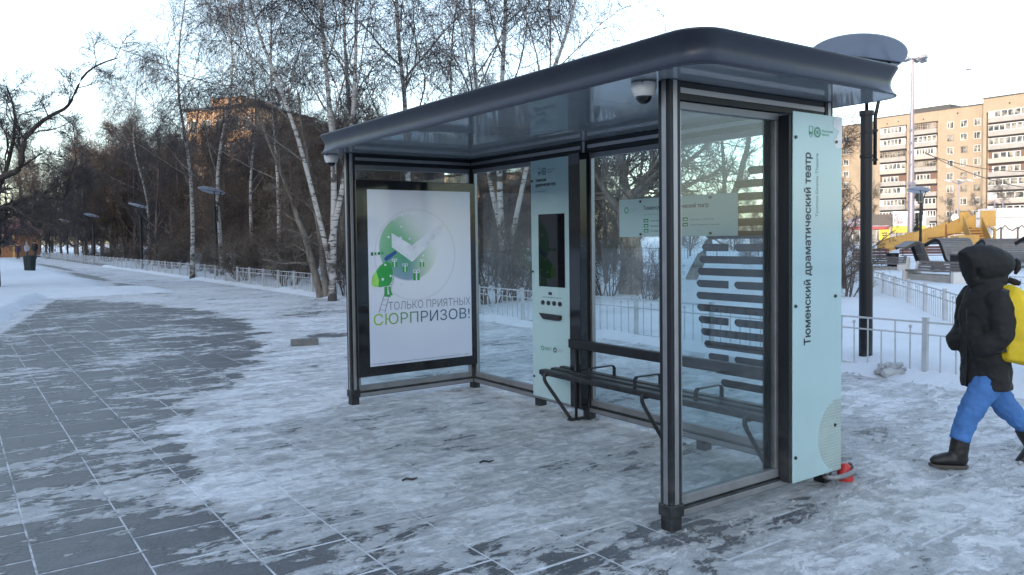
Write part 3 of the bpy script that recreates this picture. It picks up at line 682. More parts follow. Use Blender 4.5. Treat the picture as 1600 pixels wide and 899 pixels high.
dirR = math.atan2(rt0.y, rt0.x)
lamp0 = park_lamp('tall dark round pole lamp right behind the shelter with its tilted disc above the roof', 8.85, 5.25, dirR-.0)
labs = ['dark disc lamp behind the white fence beside a pair of birches', 'second dark disc lamp along the fence, left of the birches', 'dark disc lamp far along the fence above the path', 'thin far lamp pole near the distant walkers', 'farthest thin lamp pole beside the wooden kiosk']
for (y, lb, r_) in zip((33.6, 49.0, 67.1, 83.3, 99.2), labs, (.1, -.2, .15, 0, .1)):
    o = copy_tree(lamp0); o.location = (8.95, y, 0); o.rotation_euler.z = dirR+r_; o['label'] = lb
o = copy_tree(lamp0); o.location = at(1438, 41, .1); o.rotation_euler.z = dirR; o['label'] = 'dark disc lamp standing among the park benches in front of the yellow slide'
# floodlight mast
MASTM = basic('galvanised_mast', (.20, .19, .23), .5, .3)
mt = thing('floodlight_mast', 'very tall grey mast with a ring of floodlights before the apartment block', 'floodlight mast', at(1423, 70, 0))
MB().tube([(0, 0, 0), (0, 0, 6), (.1, 0, 16.6)], [.32, .24, .10], 14).build('pole', MASTM, mt, smooth=.6)
hd = MB().tube([(-1.0, 0, 16.7), (1.0, 0, 16.7)], .06, 8).tube([(0, -1.0, 16.7), (0, 1.0, 16.7)], .06, 8).tube([(.1, 0, 16.4), (.05, 0, 17.3)], .06, 8); hd.build('cross_arm', MASTM, mt)
for (x, y, z) in [(-1.0, 0, 16.55), (1.1, .1, 16.75), (.1, .9, 17.4), (.0, -1., 16.7), (.9, -.5, 16.6)]:
    MB().obox((x, y, z), (.42, .1, 0), (-.05, .25, -.06), (0, .04, .15)).build('floodlight', basic('flood_housing', (.22, .22, .24), .4, .5), mt, bevel=.03)
MB().box(-.35, .35, -.2, .1, 5.6, 6.0).box(-.6, -.3, -.15, .15, 5.7, 5.9).build('junction_box', MASTM, mt)
for z in (8.5, 9.3, 10.4, 7.4): MB().box(-.32, -.12, -.1, .1, z, z+.22).build('bracket', MASTM, mt)
MB().box(.1, .9, -.6, -.35, 4.3, 5.1).build('loudspeaker', BLACK, mt); MB().box(0, .8, -.6, -.35, 2.6, 3.3).build('loudspeaker', BLACK, mt)
an = thing('antenna_mast', 'thin lattice radio mast rising behind the apartment block', 'antenna mast', at(1511, 215, 0))
b = MB()
for (x, y) in ((-.5, -.4), (.5, -.4), (0, .5)): b.tube([(x, y, 20), (x*.6, y*.6, 47)], .07, 4)
for i in range(22):
    z = 21+i*1.2; s_ = 1-.4*(z-20)/27; c_ = [(-.5*s_, -.4*s_, z), (.5*s_, -.4*s_, z+.0), (0, .5*s_, z)]
    for k_ in range(3): q = c_[(k_+1) % 3]; b.tube([c_[k_], (q[0], q[1], z+1.1)], .035, 3)
b.build('lattice', basic('red_white_mast', (.45, .42, .42), .6), an)
MB().box(-1.1, 1.1, -.8, .8, 45, 45.1).box(-1.1, 1.1, -.8, -.7, 46.6, 46.7).tube([(-1.1, -.8, 45), (-1.1, -.8, 46.7)], .06, 4).tube([(1.1, -.8, 45), (1.1, -.8, 46.7)], .06, 4).tube([(-1, -.8, 39.5), (1, -.8, 39.5)], .07, 4).build('platform', basic('mast_platform', (.45, .42, .42)), an)

# ---------------------------------------------------------------- buildings
YB = basic('yellow_brick', (.25, .20, .15), .85, 0, .10, .6, .1)
YB2 = basic('yellow_brick_weathered', (.235, .185, .135), .85, 0, .14, .5, .1)
CONC = basic('pale_concrete', (.24, .23, .225), .85, 0, .12, .8, .1)
BROWN = basic('brown_panel', (.12, .07, .055), .8); WFR = basic('white_window_frame', (.40, .40, .41), .5, 0, .05); DFR = basic('old_brown_frame', (.20, .15, .12), .6)
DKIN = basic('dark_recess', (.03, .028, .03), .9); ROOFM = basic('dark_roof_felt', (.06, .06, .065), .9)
ap = thing('apartment_block', 'nine storey yellow brick apartment block with glazed balconies across the square', 'apartment building', (170, 60, 0))
def AP(name, mb, mat, par=None): return mb.build(name, mat, par or ap)
XA = 0.; TOP = 27.0; ST = 2.64; Z1 = 23.75
AP('wall', MB().box(1.2, 14, 8, 50, 0, TOP-.8).box(.0, 1.3, 14.7, 25.0, 0, TOP).box(.0, 1.3, 30.0, 31.6, 0, TOP).box(.0, 1.3, 37.6, 38.8, 0, TOP).box(-.05, 1.3, 25.0, 30.0, 24.9, TOP).box(-.05, 1.3, 31.6, 37.6, 24.9, TOP), YB)
AP('left_wing', MB().box(1.1, 13, 38.8, 62, 0, TOP-.6), YB2)
AP('near_wing', MB().box(-2.8, 10, 14.2, 14.8, 0, TOP+.6).box(-2.0, 10, -14, 14.2, 0, TOP+.5).box(-2.8, -1.9, -14, 14.2, 24.9, TOP+.6), YB)
AP('parapet', MB().box(-.2, 14, 14.8, 38.8, TOP, TOP+.25).box(-3.0, 10, -14, 14.8, TOP+.6, TOP+.85).box(1.0, 13, 38.9, 62, TOP-.6, TOP-.35).box(3, 8, 24, 32, TOP+.2, TOP+1.5), ROOFM)
rb_ = random.Random(12)
def win(y, z, wd=1.35, ht=1.45, x=0., fr=WFR, lines=(.5,)):
    f = AP('window', MB().box(x-.07, x+.02, y-wd/2, y+wd/2, z-ht/2, z+ht/2), fr)
    e = .11; xs = [-wd/2+e]+[(-wd/2+wd*l) for l in lines]+[wd/2-e]
    q = MB()
    for a, b in zip(xs[:-1], xs[1:]): q.box(x-.075, x-.03, y+a+(.05 if a != xs[0] else 0), y+b-(.05 if b != xs[-1] else 0), z-ht/2+e, z+ht/2-e)
    q.build('pane', WGLASS, f); return f
def balcony(y0, y1, z, x=0., style=0):
    wd = y1-y0; cy = (y0+y1)/2
    pm_ = [CONC, CONC, basic('pinkish_parapet', (.31, .265, .245), .85) if not bpy.data.materials.get('pinkish_parapet') else bpy.data.materials['pinkish_parapet']][rb_.randrange(3)]
    p_ = AP('balcony', MB().box(x-.35, x+1.1, y0, y1, z-1.32, z-.42), pm_)
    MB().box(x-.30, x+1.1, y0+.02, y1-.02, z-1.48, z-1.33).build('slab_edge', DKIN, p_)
    n = rb_.randrange(5, 9)
    if style == 0:      # white glazing
        k0 = rb_.choice((0, 0, 1)); fr = MB().box(x-.34, x-.2, y0+.02, y1-.02, z-.42, z+.9); fr.build('glazing_frame', WFR, p_)
        q = MB(); st = wd/n
        for i in range(k0, n-rb_.choice((0, 1))): q.box(x-.36, x-.19, y0+i*st+.12, y0+(i+1)*st-.10, z-.28, z+.78)
        q.build('pane', WGLASS, p_)
    elif style == 1:    # open loggia with brown sides
        MB().box(x+.1, x+1.15, y0+.02, y1-.02, z-.42, z+1.0).build('loggia_recess', BROWN, p_)
        f = MB().box(x+.0, x+.1, cy-wd*.2, cy+wd*.42, z-.42, z+.75).build('glazing_frame', WFR, p_)
        q = MB()
        for i in range(4): a = cy-wd*.18+i*wd*.15; q.box(x-.02, x+.0, a, a+wd*.11, z-.35, z+.65)
        q.build('pane', WGLASS, p_)
    else:               # old wooden glazing
        MB().box(x-.34, x-.2, y0+.02, y1-.02, z-.42, z+.85).build('glazing_frame', DFR, p_)
        q = MB(); st = wd/(n+2)
        for i in range(n+2): q.box(x-.36, x-.19, y0+i*st+.06, y0+(i+1)*st-.06, z-.30, z+.3); q.box(x-.36, x-.19, y0+i*st+.06, y0+(i+1)*st-.06, z+.4, z+.75)
        q.build('pane', WGLASS, p_)
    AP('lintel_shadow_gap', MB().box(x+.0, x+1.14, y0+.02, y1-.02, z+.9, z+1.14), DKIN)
stA = [0, 0, 2, 0, 1, 0, 0, 0, 0]; stB = [2, 0, 0, 2, 1, 1, 0, 0, 0]; stC = [0, 0, 0, 1, 1, 0, 0, 0, 0]
for k_ in range(9):
    z = Z1-ST*k_
    if z < 1: break
    balcony(31.7, 37.5, z, 0, stA[k_]); balcony(25.1, 29.9, z, 0, stB[k_]); balcony(5.6, 13.8, z+.4, -2.6, stC[k_]); balcony(-4, 4.8, z+.4, -2.6, [0, 2, 0, 0, 1, 0, 1, 0, 0][k_])
    for y in (22.4, 19.7, 17.1): win(y, z-.1, x=0., fr=WFR if rb_.random() < .75 else DFR, lines=(rb_.choice((.45, .55, .62)),))
    for y in (41.5, 46.5, 51.5): win(y, z-.5, x=1.1, fr=WFR if rb_.random() < .6 else DFR)
for y, z in [(21, 25.9), (28, 25.6), (33.5, 25.8), (10, 26.2), (6, 26.2), (36, 25.6)]: AP('roof_vent', MB().tube([(-.08 if y > 14 else -2.9, y, z), (1.2, y, z)], .16, 8), DKIN)
for k_ in range(6): AP('air_conditioner', MB().box(-.5, 0, 15.0, 15.6, 5+k_*3.4, 5.6+k_*3.4), WFR)
for y in (20, 27, 34): AP('roof_aerial', MB().tube([(4, y, TOP), (4, y, TOP+2.4)], .04, 4).tube([(4, y-.5, TOP+2), (4, y+.5, TOP+2)], .04, 4), DARK)

# shop row
sh_p = at(1404, 100); sp_ = thing('shop_row', 'row of small shops with a yellow poster at the foot of the apartment block', 'shop', sh_p, dirR)
SHW = basic('shop_dark_fascia', (.09, .075, .07), .7); GREYW = basic('shop_grey_wall', (.26, .24, .24), .8); SIGNW = basic('white_sign_board', (.48, .48, .50), .5); YEL = basic('yellow_poster', (.50, .40, .06), .5); REDI = basic('red_sign_ink', (.28, .06, .06), .5)
MB().box(-4.6, 3.9, .1, 5, 0, 3.1).build('wall', GREYW, sp_)
MB().box(-4.4, -.9, -.25, .1, 2.45, 3.9).build('dark_fascia', SHW, sp_); MB().box(-.85, 3.3, -.25, .1, 2.4, 4.25).build('sign_board', SIGNW, sp_)
MB().box(-.85, 3.3, -.2, .1, 1.6, 2.38).build('yellow_fascia', YEL, sp_)
yp = MB().box(-2.5, -1.2, -.1, .1, .6, 2.2).build('yellow_poster', YEL, sp_); MB().box(-2.2, -1.5, -.12, -.09, 1.5, 1.62).box(-2.1, -1.6, -.12, -.09, 1.2, 1.32).build('poster_lines', INK, yp)
text('ФОТО\nПЕЧАТЬ\nДИЗАЙН', 'lettering', REDI, sp_, (-.6, -.252, 2.65), (1, 0, 0), ZU, w=1.6, h=1.3)
for x in (-3.9, -3.0, .0, 1.1, 2.2): f = MB().box(x-.45, x+.45, 0, .12, .3, 2.1).build('window', WFR if x > -1 else DFR, sp_); MB().box(x-.38, x+.38, -.03, .1, .38, 2.02).build('pane', WGLASS, f)
MB().box(3.4, 3.9, -.1, .1, 0, 2.4).build('pillar', SIGNW, sp_)
kp = thing('snowy_kiosk', 'small kiosk with a snow covered red roof behind the dark lamp pole', 'kiosk', at(1367, 100), dirR)
MB().box(-3.2, 1.4, 0, 3, 0, 2.4).build('wall', GREYW, kp); MB().add([(-3.5, -.4, 2.4), (1.7, -.4, 2.4), (1.7, 3.3, 2.4), (-3.5, 3.3, 2.4), (-2.2, 1.4, 3.6), (.4, 1.4, 3.6)], [(0, 1, 5, 4), (1, 2, 5), (2, 3, 4, 5), (3, 0, 4), (0, 3, 2, 1)]).build('roof', basic('snowy_red_roof', (.40, .33, .35), .8, 0, .3, 2), kp)
MB().box(-3.3, 1.5, -.42, -.38, 2.05, 2.38).build('red_fascia', REDI, kp)
for x in (-2.4, -.9, .6): f = MB().box(x-.5, x+.5, -.04, .05, .5, 1.9).build('window', WFR, kp); MB().box(x-.42, x+.42, -.06, .02, .58, 1.82).build('pane', WGLASS, f)
wb = thing('white_pavilion', 'white stage wall with scalloped top beside the playground', 'pavilion', at(1575, 62), dirR)
MB().box(-2.0, 3.5, 0, .3, 0, 1.6).build('wall', SIGNW, wb); MB().box(-.2, 4.5, 1.5, 4, 0, 3.2).box(-.4, 4.7, 1.3, 4.2, 2.7, 2.9).box(.0, 4.5, 1.4, 4.1, 3.2, 3.45).build('back_block', SIGNW, wb)
for i in range(5):
    x = -1.9+i*1.3; MB().tube([(x, -.05, 0), (x, -.05, 1.9)], .06, 6).build('post', DARK, wb)
    MB().tube([(x, -.05, 1.75), (x+.3, -.05, 2.05), (x+.6, -.05, 1.75), (x+.9, -.05, 1.65), (x+1.3, -.05, 1.9)], .04, 6).build('scroll_rail', DARK, wb)

# left-hand buildings
OR = basic('orange_rendered_wall', (.50, .32, .20), .85, 0, .15, .4); OR2 = basic('brown_brick_wall', (.16, .10, .08), .85, 0, .2, .5)
def block(name, label, px, d, x0, x1, dep, h, wall, rows, cols, rz=0, roof=ROOFM, wfr=DFR):
    t = thing(name, label, 'building', at(px, d), dirR+rz)
    MB().box(x0, x1, 0, dep, 0, h).build('wall', wall, t); MB().box(x0-.25, x1+.25, -.25, dep+.25, h, h+.3).build('roof', roof, t)
    fr = None
    for r_ in range(rows):
        for c in range(cols):
            x = x0+(x1-x0)*(c+.5)/cols; z = h-1.9-r_*2.9
            if z < .8: continue
            if fr is None:
                fr = MB().box(-.7, .7, -.06, .02, -.75, .75).build('window', wfr, t); pn = MB().box(-.58, .58, -.075, 0, -.63, .63).build('pane', WGLASS, fr); fr.location = (x, 0, z)
            else:
                o = fr.copy(); COL.objects.link(o); o.location = (x, 0, z); p2 = pn.copy(); COL.objects.link(p2); p2.parent = o
    return t
t = block('orange_building', 'tall orange rendered building standing behind the birches on the left', 345, 95, -4.5, 5.5, 12, 17.2, OR, 5, 5, -.35, wfr=WFR)
MB().box(-2.5, 2.0, 2, 8, 17.5, 19.0).build('roof_box', OR, t)
block('brown_building', 'low brown building half hidden by trees left of the shelter roof', 505, 62, -4.5, 5.5, 9, 8.6, OR2, 2, 5, -.5)
block('lit_building', 'pale yellow building glimpsed between trunks behind the shelter glass', 775, 110, -8, 11, 10, 10.2, OR, 3, 7, -.3)
WOOD = basic('stained_brown_planks', (.20, .085, .035), .7, 0, .25, 2.5, .2, sc3=(1, 1, 6)); WOODL = basic('ochre_timber_frame', (.42, .25, .08), .6)
wk = thing('wooden_kiosk', 'brown wooden kiosk with an ochre window frame at the far left end of the path', 'kiosk', at(4, 94), dirR)
MB().box(-6, 2.15, 0, 4, 0, 2.9).build('wall', WOOD, wk); MB().add([(-6.4, -.5, 2.9), (2.6, -.5, 2.9), (2.6, 4.5, 2.9), (-6.4, 4.5, 2.9), (-4, 2, 4.6), (1.0, 2, 4.6)], [(0, 1, 5, 4), (1, 2, 5), (2, 3, 4, 5), (3, 0, 4), (0, 3, 2, 1)]).build('roof', basic('red_brown_roof', (.15, .07, .06), .8), wk)
MB().box(-.9, 1.5, -.06, 0, 2.55, 2.75).box(1.3, 1.55, -.06, 0, 0, 2.55).box(-.9, -.7, -.06, 0, 0, 2.55).build('frame', WOODL, wk)
MB().box(-.6, 1.25, -.04, .0, 1.35, 2.5).build('window', WGLASS, wk)
# unseen row of houses, added behind the photographer to keep the square in shade
for i, (x, y, w_, h) in enumerate([(-62, -48, 34, 18.5), (-62.3, -13.96, 34, 19.5), (-62, 20.08, 34, 18.5), (-62.4, 54.12, 48, 19), (-62, 102.2, 50, 18.5), (-62, -98.04, 50, 19)]):
    t = thing('shading_house', ['brown', 'grey', 'ochre', 'pale', 'red', 'plain'][i]+' unseen house added behind the photographer to shade the square', 'building', (x, y, 0), 0, 'unseen houses added for shade')
    MB().box(-12, 0, 0, w_, 0, h).build('wall', [OR2, GREYW, YB2, CONC, BROWN, OR2][i], t); MB().box(-12.3, .3, 0, w_, h, h+.35).build('roof', ROOFM, t)
    fr = MB().box(-.02, .06, -.7, .7, -.8, .8).build('window', WFR, t); pn = MB().box(0, .075, -.6, .6, -.7, .7).build('pane', WGLASS, fr); fr.location = (0, 2.5, 2.2)
    for r_ in range(5):
        for c in range(10):
            if r_ == 0 and c == 0: continue
            o = fr.copy(); COL.objects.link(o); o.location = (0, 2.5+c*3.2, 2.2+r_*3.2); p2 = pn.copy(); COL.objects.link(p2); p2.parent = o

# ---------------------------------------------------------------- square: slide, benches, bins
SLY = basic('ochre_painted_plywood', (.27, .165, .045), .6, 0, .15, 1.5, .1); SLR = basic('rust_steel', (.12, .05, .03), .7, .2); ICE = basic('blue_ice', (.5, .58, .68), .3)
sd = thing('ice_slide', 'yellow wooden winter slide with stairs and steel cross braces', 'slide', at(1520, 58, .1), dirR)
def S_(name, mb, mat): return mb.build(name, mat, sd)
for y in (0, 1.25):      # chute side panels in bolted sections
    for i in range(5):
        a, b = i/5, (i+1)/5; g = .004
        X0, X1 = .2-6.6*a-g, .2-6.6*b+g; Z0, Z1_ = 1.80-1.75*(a**.85), 1.80-1.75*(b**.85)
        q = MB().add([(X0, y, Z0+.05), (X1, y, Z1_+.0), (X1, y, Z1_+.78), (X0, y, Z0+.98-.03*i), (X0, y+.05, Z0+.05), (X1, y+.05, Z1_), (X1, y+.05, Z1_+.78), (X0, y+.05, Z0+.98-.03*i)], [(0, 3, 2, 1), (4, 5, 6, 7), (0, 4, 7, 3), (1, 2, 6, 5), (3, 7, 6, 2), (0, 1, 5, 4)])
        S_('chute_panel', q, SLY)
S_('chute_bed', MB().bar((.2, .65, 1.85), (-6.4, .65, .12), 1.2, .06), ICE)
for x, z in ((-.6, 1.4), (-2.0, 1.15), (-3.4, .75), (-4.8, .45)):
    S_('chute_brace', MB().tube([(x, -.05, z+.9), (x, -.05, -.1)], .05, 6).tube([(x, -.05, z), (x-1.4, -.05, z-.1)], .035, 6), SLY if x < -3 else SLR)
S_('tower_panel', MB().box(.25, 1.35, -.5, -.44, 1.85, 3.0), SLY); S_('tower_panel', MB().box(1.30, 1.36, -.44, 1.2, 1.85, 3.0), SLY); S_('tower_panel', MB().box(-.45, .25, .9, .96, 1.8, 2.95), SLY); S_('tower_floor', MB().box(-.3, 1.3, -.42, 1.2, 1.72, 1.8), SLY)
for x, y in ((.3, -.45), (1.3, -.45), (.3, 1.1), (1.3, 1.1)): S_('tower_post', MB().box(x-.07, x+.07, y-.07, y+.07, -.1, 1.72), SLY)
for i in range(2): S_('cross_brace', MB().tube([(.3+i*.1, -.46, .05), (1.3, -.46, 1.2-i*.4)], .03, 5).tube([(.3, -.5, 1.1), (1.3, -.5, .1+i*.3)], .03, 5), SLR)
for i in range(9):       # stair flight towards the camera
    t_ = i/9; S_('step', MB().box(-1.55+.35*t_*2, -.35+.35*t_*2, -2.6+2.2*t_, -2.3+2.2*t_, .05+1.75*t_, .13+1.75*t_), SLY); S_('riser', MB().box(-1.5+.35*t_*2, -.4+.35*t_*2, -2.31+2.2*t_, -2.27+2.2*t_, .13+1.75*t_, .25+1.75*t_), SLR)
for x in (-1.62, -.32):
    S_('stair_side', MB().add([(x, -2.7, -.1), (x+.7, -.3, 1.6), (x+.7, -.3, 2.7), (x, -2.7, .95), (x+.06, -2.7, -.1), (x+.76, -.3, 1.6), (x+.76, -.3, 2.7), (x+.06, -2.7, .95)], [(0, 1, 2, 3), (7, 6, 5, 4), (3, 2, 6, 7), (0, 3, 7, 4), (1, 5, 6, 2), (0, 4, 5, 1)]), SLY)
S_('front_box', MB().box(-2.75, -1.3, -3.0, -2.94, .1, 1.25).box(-1.36, -1.3, -2.94, -2.0, .1, 1.2), SLY)
S_('front_box', MB().box(-2.75, -2.69, -2.94, -2.0, .1, 1.2), SLY)

CW = basic('white_cast_concrete', (.50, .50, .50), .7, 0, .08, 3, .1); SLAT = basic('grey_weathered_slats', (.13, .12, .12), .6, 0, .2, 6, .1); REDW = basic('dark_red_slats', (.10, .045, .045), .55)
def concrete_bench(label, px, d, rz, ln=1.9):
    t = thing('concrete_bench', label, 'bench', at(px, d, .06), dirR+rz, 'white concrete benches')
    prf = [(0, 0), (.60, 0), (.60, .66), (.52, .66), (.46, .40), (0, .40)]
    for y in (0, ln-.1): MB().prism(prf, (0, y+.1, 0), (1, 0, 0), (0, 0, 1), .1).build('end_panel', CW, t)
    for i in range(4): MB().box(.02+i*.115, .12+i*.115, .1, ln-.1, .39, .425).build('seat_slat', SLAT, t)
    for i in range(3): MB().obox((.52+i*.028-.03, ln/2, .47+i*.085), (.012, 0, .0), (0, ln/2-.1, 0), (.01, 0, .035)).build('back_slat', SLAT, t)
    MB().box(.1, .5, .12, ln-.12, .0, .3).build('plinth', basic('plinth_concrete', (.3, .3, .3), .8) if not bpy.data.materials.get('plinth_concrete') else bpy.data.materials['plinth_concrete'], t)
    return t
concrete_bench('white concrete bench with dark slats beside the small dark bin', 1405, 28.8, -.0+.42, 2.2).scale = (.95,)*3
concrete_bench('white concrete bench nearest the walking person', 1490, 22.3, .25, 2.0)
def wave(label, px, d, rz, ln, mat, sc_=1.):
    t = thing('wave_lounger', label, 'lounger', at(px, d, .06), dirR+rz, 'wave shaped park loungers')
    c = [(-.62, 1.02), (-.30, 1.20), (-.16, 1.24), (-.04, 1.17), (.10, .85), (.22, .52), (.36, .42), (.62, .40), (.76, .36), (.80, .24), (.70, .12), (.40, .06), (-.30, .02)]
    # resample the curve
    pts = []
    for i in range(len(c)-1):
        for s_ in range(4):
            q = s_/4; p0, p1, p2, p3 = c[max(i-1, 0)], c[i], c[i+1], c[min(i+2, len(c)-1)]
            pts.append(tuple(.5*((2*p1[j])+(-p0[j]+p2[j])*q+(2*p0[j]-5*p1[j]+4*p2[j]-p3[j])*q*q+(-p0[j]+3*p1[j]-3*p2[j]+p3[j])*q**3) for j in (0, 1)))
    pts.append(c[-1]); pts = [(a*sc_, b*sc_) for a, b in pts]
    for y in (.02, ln-.08):
        b = MB()
        for (a0, a1), (b0, b1) in zip(pts[:-1], pts[1:]): b.bar((a0, y+.03, a1), (b0, y+.03, b1), .06, .11, (0, 0, 1) if abs(b0-a0) > abs(b1-a1) else (1, 0, 0))
        b.build('side_frame', BLACK, t)
    for (a0, a1), (b0, b1) in zip(pts[:40], pts[1:41]):
        dx, dz = b0-a0, b1-a1; l_ = math.hypot(dx, dz); nx, nz = dz/l_, -dx/l_
        if nz < 0 and False: nx, nz = -nx, -nz
        MB().obox(((a0+b0)/2-nx*.06, ln/2, (a1+b1)/2-nz*.06), (dx*.44, 0, dz*.44), (0, ln/2, 0), (nx*.012, 0, nz*.012)).build('slat', mat, t)
    return t
wave('dark wave lounger seen from its side, next to the white concrete bench', 1441, 28.4, -.10, 1.0, SLAT, .93)
wave('large grey slatted wave lounger turned with its back to the path', 1468, 29.5, -1.05, 2.0, SLAT, 1.0)
wave('long grey wave lounger partly hidden behind the hooded head', 1538, 31, -1.5, 3.0, SLAT, .95)
wave('brown wave lounger cut by the right edge of the picture', 1612, 28, -1.2, 1.8, basic('brown_slats', (.13, .09, .08), .6, 0, .2, 6), 1.05)
def park_bench(label, px, d, rz, ln=1.7):
    t = thing('park_bench', label, 'bench', at(px, d, .06), dirR+rz, 'red brown park benches')
    for i in range(3): MB().box(-ln/2, ln/2, .28+i*.0, .31, .50+i*.13, .61+i*.13).build('back_slat', REDW, t)
    for i in range(3): MB().box(-ln/2, ln/2, -.15+i*.14, -.03+i*.14, .42, .45).build('seat_slat', REDW, t)
    for x in (-ln/2+.15, ln/2-.15): MB().tube([(x, -.2, 0), (x, -.05, .25), (x, -.12, .41), (x, .26, .41), (x, .30, .88)], .025, 6).tube([(x, .35, 0), (x, .12, .22), (x, .1, .4)], .025, 6).build('leg', BLACK, t)
    return t
park_bench('dark red park bench just right of the tall lamp pole', 1368, 33, .2)
park_bench('dark red park bench between the two wave loungers', 1450, 38, -.1, 2.4)
def bin_(name, label, loc, r0, r1, h, n=16, rz=0, slats=True, mat=DARK):
    t = thing(name, label, 'bin', loc, rz)
    MB().lathe([(0, .03), (r0-.02, .03), (r1-.02, h-.03), (r1-.05, h-.03), (r0-.06, .06)], n=n).build('liner', BLACK, t)
    if slats:
        for i in range(n):
            a = 2*math.pi*i/n; ca, sa = math.cos(a), math.sin(a)
            MB().obox(((r0+r1)/2*ca, (r0+r1)/2*sa, h/2), (-sa*r0*.15, ca*r0*.15, 0), (ca*.008, sa*.008, 0), ((r1-r0)/2*ca, (r1-r0)/2*sa, h/2)).build('slat', mat, t)
    MB().lathe([(r1, h-.05), (r1+.02, h-.05), (r1+.02, h), (r1-.03, h)], n=24).build('rim', mat, t)
    return t
pb = ground_at(47, 427)
bin_('litter_bin', 'dark green slatted litter bin on the snow bank at the left', (pb.x, pb.y, .1), .25, .31, .86, 16, mat=basic('dark_green_paint', (.018, .032, .034), .5))
bin_('litter_bin', 'small dark bin standing behind the white concrete bench', at(1395, 30, .05), .16, .2, .78, 12)
q = thing('square_bin', 'square dark litter bin with a white round mark beside the nearest white bench', 'bin', at(1501, 25, .06), dirR+.3)
MB().box(-.23, .23, -.2, .2, 0, .80).build('body', BLACK, q, bevel=.02); MB().box(-.26, .26, -.23, .23, .80, .86).build('lid', SLAT, q, bevel=.02)
disc('round_mark', SIGNW, q, (0, -.201, .42), (1, 0, 0), ZU, 0, 0, .05, .002)
# lamp with several globes and overhead wires
gl = thing('globe_lamp', 'slim street lamp with a cluster of rings before the apartment block', 'street lamp', at(1496, 108, 0))
MB().tube([(0, 0, 0), (0, 0, 8.6)], .08, 8).build('pole', MASTM, gl)
for i in range(5):
    a = i*2*math.pi/5; MB().tube([(0, 0, 8.0), (1.0*math.cos(a), 1.0*math.sin(a), 8.5)], .05, 5).build('arm', MASTM, gl)
    b = MB().tube([(1.4*math.cos(a)+.42*math.cos(s_), 1.4*math.sin(a)+.42*math.sin(s_), 8.5+.12*math.sin(s_)) for s_ in [j*math.pi/6 for j in range(13)]], .06, 5); b.build('lamp_ring', SIGNW, gl)
rs = thing('road_sign', 'small round road sign on a pole before the apartment block', 'road sign', at(1491, 90, 0), dirR)
MB().tube([(0, 0, 0), (0, 0, 4.2)], .05, 6).build('pole', MASTM, rs); MB().tube([(0, -.06, 3.2), (0, -.02, 3.2)], .42, 20).build('sign_plate', SIGNW, rs)
def wire(label, a, b, sag):
    a, b = Vector(a), Vector(b); pts = [a.lerp(b, i/16)-Vector((0, 0, sag*4*(i/16)*(1-i/16))) for i in range(17)]
    o = MB().tube(pts, .035, 4).build('overhead_wire', BLACK); tag(o, label, 'wire', 'overhead wires')
wire('upper black overhead wire crossing in front of the apartment block', at3(1445, 240, 88), at3(1640, 266, 88), .8)
wire('lower black overhead wire sloping down to the right across the apartment block', at3(1445, 238, 88), at3(1660, 300, 80), .9)
for i, (px, lb) in enumerate([(1553, 'thin grey pole left of the white pavilion'), (1566, 'thin grey pole just behind the scalloped white wall')]):
    t = thing('thin_pole', lb, 'pole', at(px, 66, 0)); MB().tube([(0, 0, 0), (0, 0, 4.2)], .06, 6).build('shaft', MASTM, t)

# brick, twigs and ice lumps on the pavement
bk = ground_at(476, 541); o = MB().obox((0, 0, .055), (.19, .05, 0), (-.02, .08, 0), (0, 0, .055)).build('loose_kerb_stone', basic('old_kerb_stone', (.12, .12, .12), .9, 0, .35, 12, .4), None, bevel=.012, loc=(bk.x, bk.y, 0)); o.rotation_euler.z = dirR+.2
tag(o, 'single grey kerb stone lying on the open snow left of the shelter', 'stone')
for (px, py, lb) in [(640, 755, 'thin black twig on the snow below the advert box'), (760, 727, 'short black twig on the snow in front of the bench')]:
    q = ground_at(px, py); b = MB().tube([(-.05, 0, .022), (-.02, .008, .03), (.02, -.004, .024), (.055, .01, .026)], [.006, .008, .007, .004], 6); o = b.build('twig', BLACK, loc=(q.x, q.y, 0)); o.rotation_euler.z = dirR+.3; tag(o, lb, 'twig')
lump = MB(); r_ = random.Random(8)
def lumps(mbx, c, s, n):
    for _ in range(n):
        x, y = c[0]+r_.gauss(0, s[0]), c[1]+r_.gauss(0, s[1]); q = abs(r_.gauss(.0, .008))+.004; V = []
        a0 = r_.random()*6
        for k_, (rr, zz) in enumerate(((1, 0), (.85, .6), (.35, 1.))):
            V += [(x+q*1.3*rr*math.cos(a0+j*math.pi/3)*r_.uniform(.7, 1.2), y+q*rr*math.sin(a0+j*math.pi/3)*r_.uniform(.7, 1.2), .008+q*zz*.8) for j in range(6)]
        mbx.add(V, [(i*6+j, i*6+(j+1) % 6, (i+1)*6+(j+1) % 6, (i+1)*6+j) for i in range(2) for j in range(6)]+[tuple(range(12, 18))])
for c, s, n in [((3.17, 2.83), (.20, .10), 170), ((3.9, 2.70), (.6, .07), 260), ((4.66, 2.75), (.15, .1), 50), ((4.5, 5.2), (.2, .2), 40), ((4.5, 7.0), (.2, .15), 30), ((3.1, 7.05), (.15, .12), 20), ((4.5, 5.9), (.15, .1), 20), ((8.35, 6), (.15, 3.5), 260), ((8.2, 20), (.2, 8), 300), ((5, 4), (2.2, 2.2), 120), ((5.5, 11), (2, 4), 90), ((9.5, 5), (.7, 1.5), 60), ((3, 26), (2, .5), 80)]: lumps(lump, c, s, n)
tag(lump.build('snow_crumbs', GROUND, smooth=True), kind='stuff')
